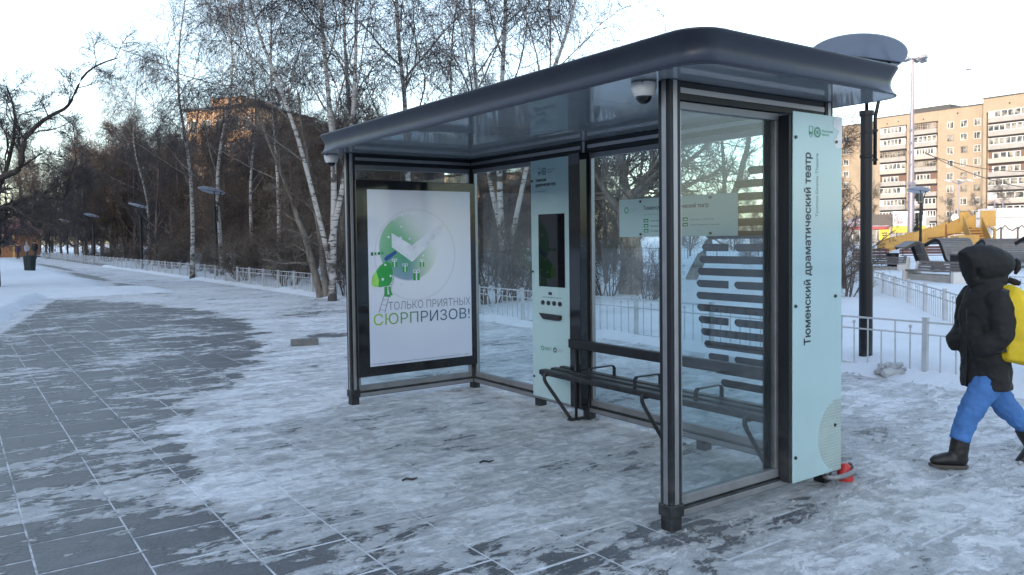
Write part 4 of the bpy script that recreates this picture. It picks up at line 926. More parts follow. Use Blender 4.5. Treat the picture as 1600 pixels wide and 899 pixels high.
for (px, py, s_, lb) in [(1395, 585, .16, 'dirty snow lump under the fence beside the lamp pole base'), (1381, 526, .12, 'snow lump behind the fence right of the lamp pole'), (1494, 575, .07, 'small grey snow lump near the walking person')]:
    q = ground_at(px, py, .02); b = bmesh.new(); bmesh.ops.create_icosphere(b, subdivisions=3, radius=1)
    for v in b.verts:
        n_ = .75+.5*abs(math.sin(v.co.x*5+s_*40)*math.cos(v.co.y*4+1)); v.co = Vector((v.co.x*s_*1.5*n_, v.co.y*s_*n_, v.co.z*s_*.55*n_))
    me = bpy.data.meshes.new('snow_lump'); b.to_mesh(me); b.free(); me.materials.append(GROUND); me.shade_smooth(); o = obj('snow_lump', me, loc=(q.x, q.y, .06)); tag(o, lb, 'snow lump')
# ---------------------------------------------------------------- trees
def bark(name, kind):
    m = N(name); p = m.pos((1, 1, 1), True)
    if kind == 'birch':
        a = m.noise(m.pos((3, 3, 14), True), 1.2, 5., .6); b = m.noise(m.pos((1, 1, 1.6), True), 1.6, 4., .6)
        z = m.n('ShaderNodeSeparateXYZ'); m.t.links.new(m.n('ShaderNodeTexCoord').outputs['Object'], z.inputs[0])
        dark = m.math('MAXIMUM', m.ramp(a, .53, .60), m.ramp(m.math('ADD', b, m.ramp(z.outputs[2], 1.6, .0, 0., .16)), .55, .64))
        m.set(Base_Color=m.mix(dark, m.mix(a, (.25, .245, .24), (.42, .41, .41)), (.05, .043, .042)), Roughness=.8)
    else:
        c = {'brown': ((.065, .052, .047), (.14, .115, .10)), 'grey': ((.09, .08, .075), (.20, .18, .165)), 'dark': ((.02, .016, .015), (.045, .036, .034)), 'willow': ((.10, .085, .07), (.34, .30, .26))}[kind]
        a = m.noise(m.pos((6, 6, 1.2), True), 2.2, 6., .7); m.set(Base_Color=m.mix(m.ramp(a, .38, .62), *c), Roughness=.9)
    m.bump(m.noise(m.pos((5, 5, 1.5), True), 4., 4.), .5, .03); return m.mat
BIRCH, BROWNB, GREYB, DARKB, WILLB = [bark(n, k) for n, k in (('birch_bark', 'birch'), ('brown_bark', 'brown'), ('grey_bark', 'grey'), ('dark_bark', 'dark'), ('willow_bark', 'willow'))]
TWIG = basic('purple_brown_twigs', (.038, .033, .038), .8, 0, .3, 1.5); TWIGB = basic('warm_brown_twigs', (.080, .064, .056), .8, 0, .35, 1.2); TWIGG = basic('grey_brown_twigs', (.12, .10, .088), .8, 0, .35, 1.5)
LEAF = basic('dry_brown_leaves', (.16, .10, .065), .8, 0, .5, 1.0)

def unit(v): return v/np.maximum(np.linalg.norm(v, axis=-1, keepdims=True), 1e-9)
class Tree:
    def __init__(s, seed): s.r = np.random.RandomState(seed); s.seg = []
    def grow(s, P0, D0, Ln, nseg, upv, wob):
        n = len(P0); pts = np.zeros((n, nseg+1, 3)); pts[:, 0] = P0; D = unit(D0)
        for i in range(nseg):
            D = unit(D + s.r.normal(0, wob, (n, 3)) + np.array([0, 0, 1.])*upv)
            pts[:, i+1] = pts[:, i] + D*(Ln/nseg)[:, None]
        return pts
    def spawn(s, pts, rad, n, t0, t1, ang, Ln, taper, nseg, upv, wob, rr, rmin, side, part, mi):
        N0, M = pts.shape[0], pts.shape[1]-1
        t = (np.arange(n)+s.r.rand(N0, n))/n*(t1-t0)+t0
        f = np.clip(t*M, 0, M-1e-4); i = f.astype(int); u = (f-i)[..., None]; row = np.arange(N0)[:, None]
        p = pts[row, i]*(1-u)+pts[row, i+1]*u; d = unit(pts[row, i+1]-pts[row, i]); R = rad[row, i]*(1-u[..., 0])+rad[row, i+1]*u[..., 0]
        a = np.radians(s.r.uniform(ang[0], ang[1], (N0, n)))[..., None]
        q = s.r.normal(0, 1, (N0, n, 3)); q = unit(q-d*(q*d).sum(-1, keepdims=True))
        D = (np.cos(a)*d+np.sin(a)*q).reshape(-1, 3)
        LL = (Ln*(1-taper*t)*s.r.uniform(.65, 1.25, t.shape)).ravel()
        c = s.grow(p.reshape(-1, 3), D, LL, nseg, upv, wob)
        r0 = np.maximum(R.ravel()*rr, rmin); cr = r0[:, None]*np.linspace(1, .35, nseg+1)[None]; cr = np.maximum(cr, rmin*.7)
        s.emit(c, cr, side, part, mi); return c, cr
    def emit(s, pts, rad, side, part, mi): s.seg.append((pts, rad, side, part, mi))
    def mesh(s, part, name, mats):
        Vs, Qs, Ms, base = [], [], [], 0
        for pts, rad, side, p, mi in s.seg:
            if p != part: continue
            n, k = pts.shape[:2]; d = np.zeros_like(pts); d[:, 1:-1] = pts[:, 2:]-pts[:, :-2]; d[:, 0] = pts[:, 1]-pts[:, 0]; d[:, -1] = pts[:, -1]-pts[:, -2]; d = unit(d)
            ref = np.where(np.abs(d[..., 2:3]) > .9, np.array([1., 0, 0]), np.array([0, 0, 1.])); a = unit(np.cross(d, ref)); b = np.cross(d, a)
            th = 2*np.pi*np.arange(side)/side
            V = pts[:, :, None]+rad[:, :, None, None]*(a[:, :, None]*np.cos(th)[:, None]+b[:, :, None]*np.sin(th)[:, None])
            idx = np.arange(n*k*side).reshape(n, k, side); nx = np.roll(idx, -1, axis=2)
            Q = np.stack([idx[:, :-1], nx[:, :-1], nx[:, 1:], idx[:, 1:]], -1).reshape(-1, 4)
            Vs.append(V.reshape(-1, 3)); Qs.append(Q+base); Ms.append(np.full(len(Q), mi)); base += n*k*side
        return np_mesh(name, np.concatenate(Vs), np.concatenate(Qs), mats, True, np.concatenate(Ms))
    def leaves(s, pts, n, size, spread):
        f = pts.reshape(-1, 3); i = s.r.randint(0, len(f), n); c = f[i]+s.r.normal(0, spread, (n, 3))
        a = unit(s.r.normal(0, 1, (n, 3))); b = unit(np.cross(a, s.r.normal(0, 1, (n, 3)))); sz = s.r.uniform(.5, 1.2, (n, 1))*size
        V = np.stack([c-a*sz, c-b*sz*.6, c+a*sz, c+b*sz*.6], 1).reshape(-1, 3); return V, np.arange(n*4).reshape(-1, 4)
def stem(T_, path, r0, r1, sub=4, side=10):
    p = np.array(path, float); out = []
    for i in range(len(p)-1):
        a, b, c, d = p[max(i-1, 0)], p[i], p[i+1], p[min(i+2, len(p)-1)]
        for k_ in range(sub):
            q = k_/sub; out.append(.5*(2*b+(c-a)*q+(2*a-5*b+4*c-d)*q*q+(3*b-a-3*c+d)*q**3))
    out.append(p[-1]); out = np.array(out)
    out[1:-1] += T_.r.normal(0, .02*min(1, r0*5), out[1:-1].shape)
    rad = np.linspace(r0, r1, len(out)); rad[0] *= 1.35; return out[None], rad[None]
PROTO = {}
def make_tree(key, seed, kind, H_, paths=None):
    T_ = Tree(seed); r = T_.r; leaf = None
    if kind == 'birch':
        paths = paths or [[(0, 0, -.2), (.1*r.normal(), .1*r.normal(), H_*.3), (.3*r.normal(), .3*r.normal(), H_*.6), (.4*r.normal(), .4*r.normal(), H_)]]
        bm, tw = BIRCH, TWIG
        for i, pa in enumerate(paths):
            p, rd = stem(T_, pa, .0066*H_*(1 if i == 0 else .75), .012); T_.emit(p, rd, 12, 'trunk', 0)
            k_ = 1 if len(paths) == 1 else .62
            a, ar = T_.spawn(p, rd, int(17*k_), .26, .97, (28, 58), H_*.30, .72, 7, .05, .13, .45, .014, 6, 'crown', 0)
            b, br = T_.spawn(a, ar, 9, .2, 1., (25, 60), H_*.11, .4, 5, -.02, .17, .5, .008, 4, 'crown', 1)
            c, cr = T_.spawn(b, br, 11, .1, 1., (20, 70), H_*.068, .2, 4, -.30, .14, .5, .0052, 3, 'crown', 1)
            T_.spawn(c, cr, 3, .1, .95, (20, 55), H_*.032, .2, 2, -.45, .1, .6, .0042, 3, 'crown', 1)
        mats_t, mats_c = [BIRCH], [GREYB, TWIG]
    elif kind in ('brown', 'generic', 'poplar'):
        n = 3 if kind == 'brown' else 1
        mats_t, mats_c = [BROWNB], [BROWNB, TWIGB if kind == 'brown' else TWIG]
        narrow = kind == 'poplar'
        for i in range(n):
            dx, dy = (r.normal(0, H_*.12, 2) if n > 1 else r.normal(0, H_*.04, 2))
            p, rd = stem(T_, [(dx*.05, dy*.05, -.2), (dx*.3, dy*.3, H_*.25), (dx*.8, dy*.8, H_*.6), (dx*1.1, dy*1.1, H_*(.95 if i else 1.))], .016*H_/(1+.4*(n > 1)), .015)
            T_.emit(p, rd, 9, 'trunk', 0); k_ = 1. if n == 1 else .5
            a, ar = T_.spawn(p, rd, int(24*k_), .14, .97, (20, 40) if narrow else (35, 70), H_*(.22 if narrow else .36), .6, 6, .10, .16, .5, .016, 5, 'crown', 0)
            b, br = T_.spawn(a, ar, 9, .15, 1., (25, 65), H_*.13, .4, 4, .05, .2, .5, .010, 4, 'crown', 1)
            c, cr = T_.spawn(b, br, 9, .1, 1., (25, 70), H_*.062, .3, 3, .03, .22, .5, .007, 3, 'crown', 1)
            d, _ = T_.spawn(c, cr, 3, .2, 1., (25, 60), H_*.03, .2, 2, .0, .2, .6, .0055, 3, 'crown', 1)
            if kind == 'brown':
                lv = T_.leaves(d, 3200, .042, .07)
                leaf = lv if leaf is None else (np.concatenate([leaf[0], lv[0]]), np.concatenate([leaf[1], lv[1]+len(leaf[0])]))
    elif kind == 'willow':
        mats_t, mats_c = [WILLB], [GREYB, TWIGG]
        p, rd = stem(T_, [(0, 0, -.2), (.05, 0, .9), (-.05, .05, 1.9), (.1, 0, 2.6)], .30, .22, 4, 14); T_.emit(p, rd, 14, 'trunk', 0)
        a, ar = T_.spawn(p, rd, 9, .62, 1., (25, 62), H_*.62, .1, 7, .06, .14, .38, .05, 7, 'crown', 0)
        b, br = T_.spawn(a, ar, 12, .12, 1., (25, 70), H_*.28, .4, 5, .02, .22, .45, .014, 5, 'crown', 1)
        c, cr = T_.spawn(b, br, 10, .1, 1., (20, 70), H_*.13, .3, 4, -.06, .25, .5, .007, 3, 'crown', 1)
        T_.spawn(c, cr, 4, .1, 1., (20, 65), H_*.06, .2, 3, -.08, .25, .6, .0052, 3, 'crown', 1)
    elif kind == 'custom':
        mats_t, mats_c = [DARKB if key == 'snake' else GREYB], [DARKB, TWIG] if key == 'snake' else [GREYB, TWIGG]
        for i, (pa, r0, r1) in enumerate(paths):
            p, rd = stem(T_, pa, r0, r1, 5); T_.emit(p, rd, 10, 'trunk', 0)
            ln = float(np.linalg.norm(np.diff(p[0], axis=0), axis=1).sum())
            a, ar = T_.spawn(p, rd, int(6+ln*1.3), .25, 1., (30, 75), .30*H_**.8, .4, 6, .06, .2, .42, .014, 5, 'crown', 0)
            b, br = T_.spawn(a, ar, 9, .15, 1., (25, 70), .13*H_**.8, .4, 4, .02, .22, .5, .008, 4, 'crown', 1)
            c, cr = T_.spawn(b, br, 7, .1, 1., (25, 70), .065*H_**.8, .3, 3, -.02, .2, .5, .006, 3, 'crown', 1)
            T_.spawn(c, cr, 3, .1, 1., (25, 60), .03*H_**.8, .2, 2, -.02, .2, .6, .005, 3, 'crown', 1)
    elif kind == 'bush':
        mats_t, mats_c = [BROWNB], [BROWNB, TWIGG if seed % 2 else TWIGB]
        n = 16; th = r.rand(n)*6.28; P0 = np.stack([np.cos(th)*.14, np.sin(th)*.14, np.full(n, -.15)], -1); tl = r.uniform(.15, .75, n)
        D0 = np.stack([np.cos(th)*tl, np.sin(th)*tl, np.ones(n)], -1)
        p = T_.grow(P0, D0, H_*r.uniform(.6, 1.05, n), 8, .02, .12); rd = np.maximum(.012*H_**.7*np.linspace(1, .3, 9)[None]*np.ones((n, 1)), .006)
        T_.emit(p, rd, 5, 'trunk', 0)
        a, ar = T_.spawn(p, rd, 9, .2, 1., (20, 55), H_*.32, .5, 5, .03, .16, .6, .006, 4, 'crown', 1)
        b, br = T_.spawn(a, ar, 7, .15, 1., (20, 60), H_*.15, .4, 3, .0, .18, .6, .005, 3, 'crown', 1)
        T_.spawn(b, br, 3, .15, 1., (20, 60), H_*.07, .4, 2, .0, .18, .6, .0045, 3, 'crown', 1)
    PROTO[key] = (T_.mesh('trunk', 'trunk', mats_t), T_.mesh('crown', 'crown', mats_c), np_mesh('dry_leaves', leaf[0], leaf[1], [LEAF]) if leaf is not None else None)
NAMEK = {}
def put(key, name, label, loc, rz=0., s=1., sz=None, group=None, cat=None):
    tr, cr, lf = PROTO[key]
    t = thing(name, label, cat or ('bush' if name == 'bush' else 'tree'), loc, rz, group); t.scale = (s, s, sz or s)
    obj('trunk', tr, t); obj('crown', cr, t)
    if lf: obj('dry_leaves', lf, t)
    return t
make_tree('birch_a', 11, 'birch', 16); make_tree('birch_b', 23, 'birch', 14.5)
make_tree('birch_c', 31, 'birch', 16, [[(0, 0, -.2), (.1, .1, 4), (-.2, .3, 9), (.1, .2, 15)], [(.05, 0, .5), (-.9, .2, 4.5), (-2.1, .3, 8), (-3.2, .3, 13)], [(0, .1, 1.5), (.7, -.2, 5), (.9, .3, 9), (1.8, .2, 13)]])
make_tree('brown_a', 5, 'brown', 9.5); make_tree('brown_b', 6, 'brown', 8.5)
make_tree('generic_a', 7, 'generic', 10); make_tree('poplar_a', 9, 'poplar', 12)
make_tree('willow_a', 13, 'willow', 6.2)
make_tree('bush_a', 15, 'bush', 2.2); make_tree('bush_b', 16, 'bush', 2.6)
# near park trees, each at its own spot
BG = 'birch trees in the park'
put('birch_b', 'birch_tree', 'slim white birch left of the disc lamp beside the white fence', at(300, 34, .1), .4, 1.0, group=BG)
put('birch_a', 'birch_tree', 'white birch growing right behind the disc lamp left of the shelter', at(348, 33, .1), 2.1, .92, group=BG)
put('birch_c', 'birch_tree', 'triple stemmed birch with spotted bark just left of the shelter post', at(518, 20.8, .1), 0-.57, .93, group=BG)
put('birch_b', 'birch_tree', 'straight birch rising above the middle of the long roof edge', at(640, 23, .1), 1.3, 1.05, group=BG)
put('birch_c', 'birch_tree', 'birch whose white trunk shows through the glass beside the terminal', at(789, 18.6, .1), 2.3, .86, group=BG)
put('birch_a', 'birch_tree', 'tall birch behind the far left corner of the roof', at(560, 27, .1), 3.3, .98, group=BG)
put('birch_a', 'birch_tree', 'thin far birch standing deep in the park left of the lamp', at(232, 52, .1), 5.0, .85, group=BG)
put('birch_b', 'birch_tree', 'far birch with a forked crown over the orange building', at(395, 40, .1), 4.1, 1.0, group=BG)
put('birch_b', 'birch_tree', 'pale birch at the upper middle of the picture behind the shelter', at(720, 34, .1), .9, 1.0, group=BG)
put('birch_a', 'birch_tree', 'rightmost birch crown above the shelter roof', at(862, 31, .1), 2.6, .90, group=BG)
put('birch_b', 'birch_tree', 'white trunked birch half way between lamp and shelter post', at(435, 30, .1), 5.6, .9, group=BG)
put('birch_a', 'birch_tree', 'far slim birch above the distant fence at left', at(185, 66, .1), 1.9, .9, group=BG)
make_tree('fork', 41, 'custom', 6, [([(0, 0, -.2), (-.35, .1, 1.2), (-.9, .2, 2.8), (-1.7, .2, 5.0)], .12, .03), ([(.15, 0, -.2), (-.05, .1, 1.6), (-.35, .3, 3.2), (-.6, .3, 5.6)], .10, .03), ([(.1, .1, -.1), (.5, .3, 1.5), (.6, .3, 3.0), (1.2, .4, 4.8)], .09, .02)])
put('fork', 'leaning_tree', 'grey tree with three leaning stems left of the shelter by the fence', at(502, 22, .1), dirR, 1.)
put('willow_a', 'willow_tree', 'thick pale trunked willow seen through the back glass', at(985, 19.5, .1), .3, 1.)
make_tree('lean', 43, 'custom', 6, [([(0, 0, -.2), (.9, 0, 1.6), (1.7, .1, 3.2), (2.3, .2, 5.6)], .19, .05), ([(1.0, 0, 1.7), (1.3, .3, 3.2), (1.2, .5, 5.2)], .10, .03)])
put('lean', 'leaning_tree', 'leaning grey trunk seen through the right glass pane behind the route board', at(1072, 25, .1), dirR, 1.)
make_tree('snake', 47, 'custom', 8, [
    ([(-.15, 0, -.2), (-.1, 0, 1.0), (0, 0, 2.2), (.0, 0, 3.2)], .21, .16),
    ([(0, 0, 3.1), (.25, -.1, 3.7), (1.05, -.3, 4.0), (1.25, -.3, 4.9), (1.9, -.3, 5.6), (2.7, -.2, 6.1), (3.3, -.1, 7.2), (4.3, 0, 7.7)], .125, .018),
    ([(0, 0, 2.4), (.8, .2, 3.0), (1.7, .3, 3.1), (2.1, .4, 3.0), (2.3, .4, 3.7), (2.6, .4, 4.4)], .09, .018),
    ([(-.05, 0, 2.6), (.7, -.3, 2.75), (1.5, -.4, 2.3), (2.8, -.5, 1.9)], .07, .015),
    ([(0, 0, 3.0), (-.7, .2, 4.0), (-1.3, .3, 5.6), (-1.5, .3, 6.6)], .09, .02),
    ([(-.05, 0, 3.1), (.1, .6, 4.2), (.3, .8, 5.8), (-.1, 1., 7.0)], .10, .02)])
put('snake', 'gnarled_tree', 'dark gnarled tree with snaking boughs reaching in from the left edge', at(-4, 27, .1), dirR, 1.)
put('generic_a', 'bare_tree', 'bare tree whose crown fills the top left corner', at(-90, 36, .1), 1., .85)
put('generic_a', 'bare_tree', 'small bare tree behind the lamp pole right of the shelter', at(1322, 20, .1), 2.2, .42)
put('bush_a', 'bush', 'bare bush at the foot of the lamp pole right of the name panel', at(1318, 17.5, .1), 1., .85)
put('bush_b', 'bush', 'spreading bare bush left of the willow trunk behind the glass', at(945, 19, .1), 1.4, .75)
put('bush_a', 'bush', 'low bare bush right of the willow trunk behind the glass', at(1012, 17.5, .1), 4.4, .60)
put('bush_b', 'bush', 'dense bare bush behind the fence through the corner glass', at(765, 17.5, .1), 2.0, .85)
put('bush_a', 'bush', 'bare bush right of the birch trunk through the corner glass', at(810, 18.5, .1), 3.0, .95)
put('bush_b', 'bush', 'arching bare bush leaning over the fence left of the shelter', at(452, 26, .1), 5.0, .95)
put('bush_a', 'bush', 'bare bush behind the fence just right of the disc lamp', at(378, 29.5, .1), .5, .95)
put('bush_b', 'bush', 'bare bush behind the fence beside the triple birch', at(540, 21.5, .1), 3.4, .7)
PLACES = [(0, 'beyond the left edge of the path'), (60, 'above the wooden kiosk'), (110, 'above the distant walkers'), (160, 'behind the third fence lamp'), (225, 'behind the second fence lamp'), (285, 'left of the white birch by the lamp'),
          (330, 'between the birch and the nearest fence lamp'), (380, 'just right of the nearest fence lamp'), (430, 'half way from the fence lamp to the shelter'), (480, 'by the leaning three stemmed tree'), (540, 'behind the triple birch'), (620, 'behind the advert box'),
          (700, 'above the left half of the roof'), (760, 'behind the corner glass'), (830, 'behind the spotted birch beside the terminal'), (900, 'behind the terminal'), (960, 'left of the willow'), (1010, 'behind the willow trunk'), (1070, 'behind the near post'), (1140, 'behind the route board'), (1230, 'behind the film bars'), (9999, 'behind the name panel')]
def bucket(what, px, d):
    near = 'close' if d < 35 else 'middle distance' if d < 55 else 'far' if d < 85 else 'very far'
    return near+' '+what+' '+next(t for x, t in PLACES if px < x)
rt_ = random.Random(21); gtree = 'brown leaved trees massed in the park'; gfar = 'bare trees far in the park'; gb = 'bushes along the park fence'
for i in range(52):      # brown mass on the left
    px = rt_.uniform(70, 620); dmin = 9.8/max(.1, .578-.816*(800-px)/F*1.0)
    d = dmin+rt_.uniform(2, 30)*(1 if px > 300 else 1.3)
    put(rt_.choice(('brown_a', 'brown_b', 'brown_a', 'generic_a')), 'brown_leaved_tree', bucket('bushy tree with dry leaves', px, d), at(px, d, .1), rt_.uniform(0, 6.28), min(1.15, (1.6+rt_.uniform(125, 185)/1242*d)/9.5), group=gtree)
for i in range(60):
    px = rt_.uniform(-60, 900); d = rt_.uniform(62, 120)
    if px < 70 and d < 98: d = rt_.uniform(100, 125)
    put(rt_.choice(('generic_a', 'poplar_a', 'brown_b', 'generic_a')), 'bare_tree', bucket('bare backdrop tree', px, d), at(px, d, .1), rt_.uniform(0, 6.28), (1.6+rt_.uniform(120, 185)/1242*d)/11.5, group=gfar)
for i in range(16):      # between shelter and willow, lower
    px = rt_.uniform(640, 960); d = rt_.uniform(24, 48)
    put(rt_.choice(('brown_b', 'generic_a', 'brown_a')), 'brown_leaved_tree', bucket('bushy brown tree', px, d), at(px, d, .1), rt_.uniform(0, 6.28), (1.6+rt_.uniform(100, 170)/1242*d)/9.5, group=gtree)
for i in range(26):      # low growth seen under the roof to the right
    px = rt_.uniform(900, 1330); d = rt_.uniform(34, 90)
    put(rt_.choice(('generic_a', 'bush_b', 'brown_b')), 'bare_tree', bucket('low bare tree', px, d), at(px, d, .1), rt_.uniform(0, 6.28), rt_.uniform(.32, .5), group=gfar)
for i in range(9):
    px = 1265+i*50+rt_.uniform(-15, 15); put('generic_a', 'bare_tree', 'bare tree before the apartment block, '+['left of the lamp pole', 'behind the lamp pole', 'above the snowy kiosk', 'above the shops', 'right of the floodlight mast', 'behind the slide chute', 'behind the slide tower', 'behind the white pavilion', 'beyond the right edge'][i], at(px, rt_.uniform(110, 140), .1), rt_.uniform(0, 6.28), rt_.uniform(.6, .85), group='bare trees before the apartment block')
for i in range(30):
    y = 20+i*1.9+rt_.uniform(-.8, .8)
    put(rt_.choice(('bush_a', 'bush_b')), 'bush', 'bare low bush behind the white fence, '+['between shelter and leaning tree', 'just past the triple birch', 'before the nearest fence lamp', 'around the nearest fence lamp', 'past the nearest fence lamp', 'before the second fence lamp', 'around the second fence lamp', 'before the third fence lamp', 'around the third fence lamp', 'past the third fence lamp'][i//3]+', '+('first', 'second', 'third')[i % 3]+' from the shelter', (rt_.uniform(9.4, 12.5), y, .08), rt_.uniform(0, 6.28), rt_.uniform(.45, .9), group=gb)
# small fir behind the slide
fr = thing('fir_tree', 'small dark green fir by the foot of the floodlight mast', 'tree', at(1432, 64, .1))
MB().tube([(0, 0, -.1), (0, 0, 2.6)], [.07, .02], 7).build('trunk', BROWNB, fr)
b = MB(); r_ = random.Random(5)
for i in range(420):
    z = .2+2.4*r_.random()**1.3; R_ = (2.75-z)*.42*r_.uniform(.5, 1.05); a = r_.uniform(0, 6.28)
    c = Vector((R_*math.cos(a), R_*math.sin(a), z-.1*R_)); o_ = Vector((math.cos(a), math.sin(a), -.3))*.2; s_ = Vector((-math.sin(a), math.cos(a), 0))*.09
    b.add([c-o_-s_, c-o_+s_, c+o_+s_*.3, c+o_-s_*.3], [(0, 1, 2, 3)])
b.build('crown', basic('fir_needles', (.02, .035, .025), .8), fr)

# ---------------------------------------------------------------- people
SKIN = basic('skin', (.50, .30, .22), .5); JKT = basic('black_parka_cloth', (.007, .0075, .009), .8, 0, .3, 3, .9, sc3=(1, 1, 2.2)); JEAN = basic('bright_blue_trousers', (.045, .14, .37), .85, 0, .2, 3.2, .9, sc3=(1, 1, 2.6)); YPACK = basic('yellow_backpack_cloth', (.60, .44, .012), .65, 0, .2, 3, .9); BOOT = basic('black_boot_leather', (.008, .008, .009), .5, 0, .3, 9, .2)
def soft(o, vox, disp=0., scale=.12, smooth=4):
    m_ = o.modifiers.new('remesh', 'REMESH'); m_.mode = 'VOXEL'; m_.voxel_size = vox; m_.use_smooth_shade = True
    s_ = o.modifiers.new('smooth', 'SMOOTH'); s_.iterations = smooth; s_.factor = .6
    if disp:
        tx = bpy.data.textures.get('folds_%g' % scale) or bpy.data.textures.new('folds_%g' % scale, 'CLOUDS'); tx.noise_scale = scale; tx.noise_depth = 2
        d_ = o.modifiers.new('folds', 'DISPLACE'); d_.texture = tx; d_.strength = disp; d_.mid_level = .5; d_.texture_coords = 'LOCAL'
    return o
pe_ = thing('person', 'person in black hooded parka, blue trousers and yellow backpack striding left past the fence', 'person', at(1545, 5.40, .012), dirR)
# body under the clothes: one continuous figure
bd = MB().tube([(-.02, 0, .56), (-.02, 0, .8), (-.03, 0, 1.05), (-.02, 0, 1.18), (-.02, 0, 1.24)], [(.13, .10), (.12, .09), (.15, .10), (.12, .08), (.05, .05)], 14)
bd.tube([(-.02, 0, 1.2), (-.03, 0, 1.30)], .05, 12)
bd.tube([(-.035, 0, 1.245), (-.035, 0, 1.28), (-.035, 0, 1.34), (-.03, 0, 1.40), (-.025, 0, 1.44), (-.02, 0, 1.455)], [(.03, .04), (.055, .075), (.068, .09), (.072, .09), (.05, .06), (.01, .01)], 14)
bd.tube([(-.12, 0, 1.365), (-.145, 0, 1.345), (-.12, 0, 1.335)], [.010, .014, .010], 8)          # nose
for sg in (-1, 1):
    bd.tube([(-.02, sg*.13, 1.15), (.02, sg*.20, .9), (-.07, sg*.15, .85)], [.045, .038, .028], 10)
    hx, hy, hz = -.07, sg*.15, .85                     # the hands sit inside the parka pockets
    bd.tube([(hx, hy, hz), (hx-.045, hy-.01*sg, hz-.015)], [(.032, .02), (.036, .018)], 10)
    for k_ in range(4): bd.tube([(hx-.045, hy+(k_-1.5)*.017, hz-.015), (hx-.075, hy+(k_-1.5)*.017, hz-.024-.003*k_), (hx-.088+.004*abs(k_-1), hy+(k_-1.5)*.017, hz-.045)], [.009, .0085, .007], 7)
    bd.tube([(hx-.015, hy-sg*.03, hz), (hx-.04, hy-sg*.045, hz+.004), (hx-.06, hy-sg*.048, hz-.004)], [.011, .010, .008], 7)
bd.tube([(-.02, -.06, .58), (-.155, -.08, .375), (-.225, -.08, .18), (-.245, -.08, .05)], [.06, .045, .035, .03], 12).tube([(.02, .06, .58), (.10, .08, .48), (.19, .085, .355), (.36, .085, .20), (.43, .085, .13)], [.055, .05, .042, .035, .03], 12)
soft(bd.build('body', SKIN, pe_), .010)
for sg in (-1, 1):
    MB().lathe([(0, -.009), (.008, -.004), (.008, .004), (0, .009)], (-.108, sg*.028, 1.375), 8).build('eye', BLACK, pe_)
MB().box(-.122, -.108, -.025, .025, 1.305, 1.311).build('mouth', basic('lips', (.35, .12, .1), .5), pe_)
# parka
pk = MB().tube([(-.01, 0, .530), (-.01, 0, .60), (-.02, 0, .74), (-.03, 0, .90), (-.035, 0, 1.03), (-.02, 0, 1.13), (.0, 0, 1.20), (.0, 0, 1.27)], [(.185, .142), (.19, .140), (.195, .135), (.20, .130), (.195, .132), (.17, .128), (.12, .115), (.085, .095)], 20)
for sg in (-1, 1):
    pk.tube([(-.02, sg*.13, 1.165), (-.025, sg*.185, 1.10), (-.03, sg*.215, .99), (-.035, sg*.22, .91), (-.07, sg*.205, .865), (-.125, sg*.17, .83), (-.15, sg*.12, .80)], [.080, .078, .072, .070, .068, .066, .05], 14)
pk.tube([(-.08, -.10, .72), (-.12, -.08, .86), (-.11, -.06, 1.0)], [.06, .075, .06], 12)
soft(pk.build('parka', JKT, pe_), .009, .026, .085, 3)
hdp = [(.175, 1.345, .03, .03), (.158, 1.352, .070, .06), (.12, 1.358, .104, .095), (.06, 1.365, .128, .122), (-.01, 1.372, .137, .140), (-.075, 1.370, .134, .148), (-.125, 1.362, .120, .145), (-.152, 1.350, .106, .130), (-.162, 1.34, .092, .112), (-.145, 1.35, .078, .095), (-.10, 1.35, .082, .098), (-.02, 1.36, .095, .105), (.05, 1.36, .085, .09), (.08, 1.36, .03, .03)]
hdp = [(x*.90+.0, 1.37+(z-1.37)*.9, a*.92, b*.90) for x, z, a, b in hdp]; hd_ = MB().tube([(x, 0, z) for x, z, a, b in hdp], [(a, b) for x, z, a, b in hdp], 22)
hd_.tube([(-.12, 0, 1.27), (-.05, 0, 1.245), (.05, 0, 1.25), (.10, 0, 1.27)], [(.06, .05), (.09, .055), (.09, .055), (.06, .05)], 14)
soft(hd_.build('hood', JKT, pe_), .010, .012, .05, 2)
MB().tube([(.10, -.05, 1.262), (.135, -.07, 1.245), (.165, -.075, 1.235)], [(.012, .02), (.014, .022), (.01, .016)], 8).build('hood_tab', JKT, pe_, smooth=True)
MB().tube([(.165, -.02, 1.40), (.178, -.03, 1.375), (.178, -.03, 1.335), (.155, -.04, 1.30)], [.012, .02, .02, .01], 8).build('hood_toggle', JKT, pe_, smooth=True)
MB().tube([(-.158, -.02, .54), (-.160, -.03, .8), (-.158, -.02, 1.05), (-.12, 0, 1.2)], .006, 6).build('front_zip', BLACK, pe_, smooth=True)
MB().obox((-.075, -.205, .80), (.055, -.035, .012), (.008, .012, 0), (0, 0, .010)).build('pocket_flap', BLACK, pe_, bevel=.004)
tr_ = MB().tube([(.0, 0, .66), (-.01, 0, .56)], [(.15, .13), (.155, .135)], 16)
tr_.tube([(-.03, -.075, .60), (-.09, -.08, .50), (-.165, -.085, .375), (-.19, -.08, .31), (-.215, -.08, .24), (-.23, -.08, .185)], [.098, .090, .078, .068, .064, .068], 16)
tr_.tube([(.02, .075, .60), (.10, .08, .48), (.19, .085, .355), (.27, .085, .28), (.36, .085, .20), (.41, .085, .16)], [.10, .090, .078, .068, .064, .068], 16)
soft(tr_.build('trousers', JEAN, pe_), .008, .024, .06, 2)
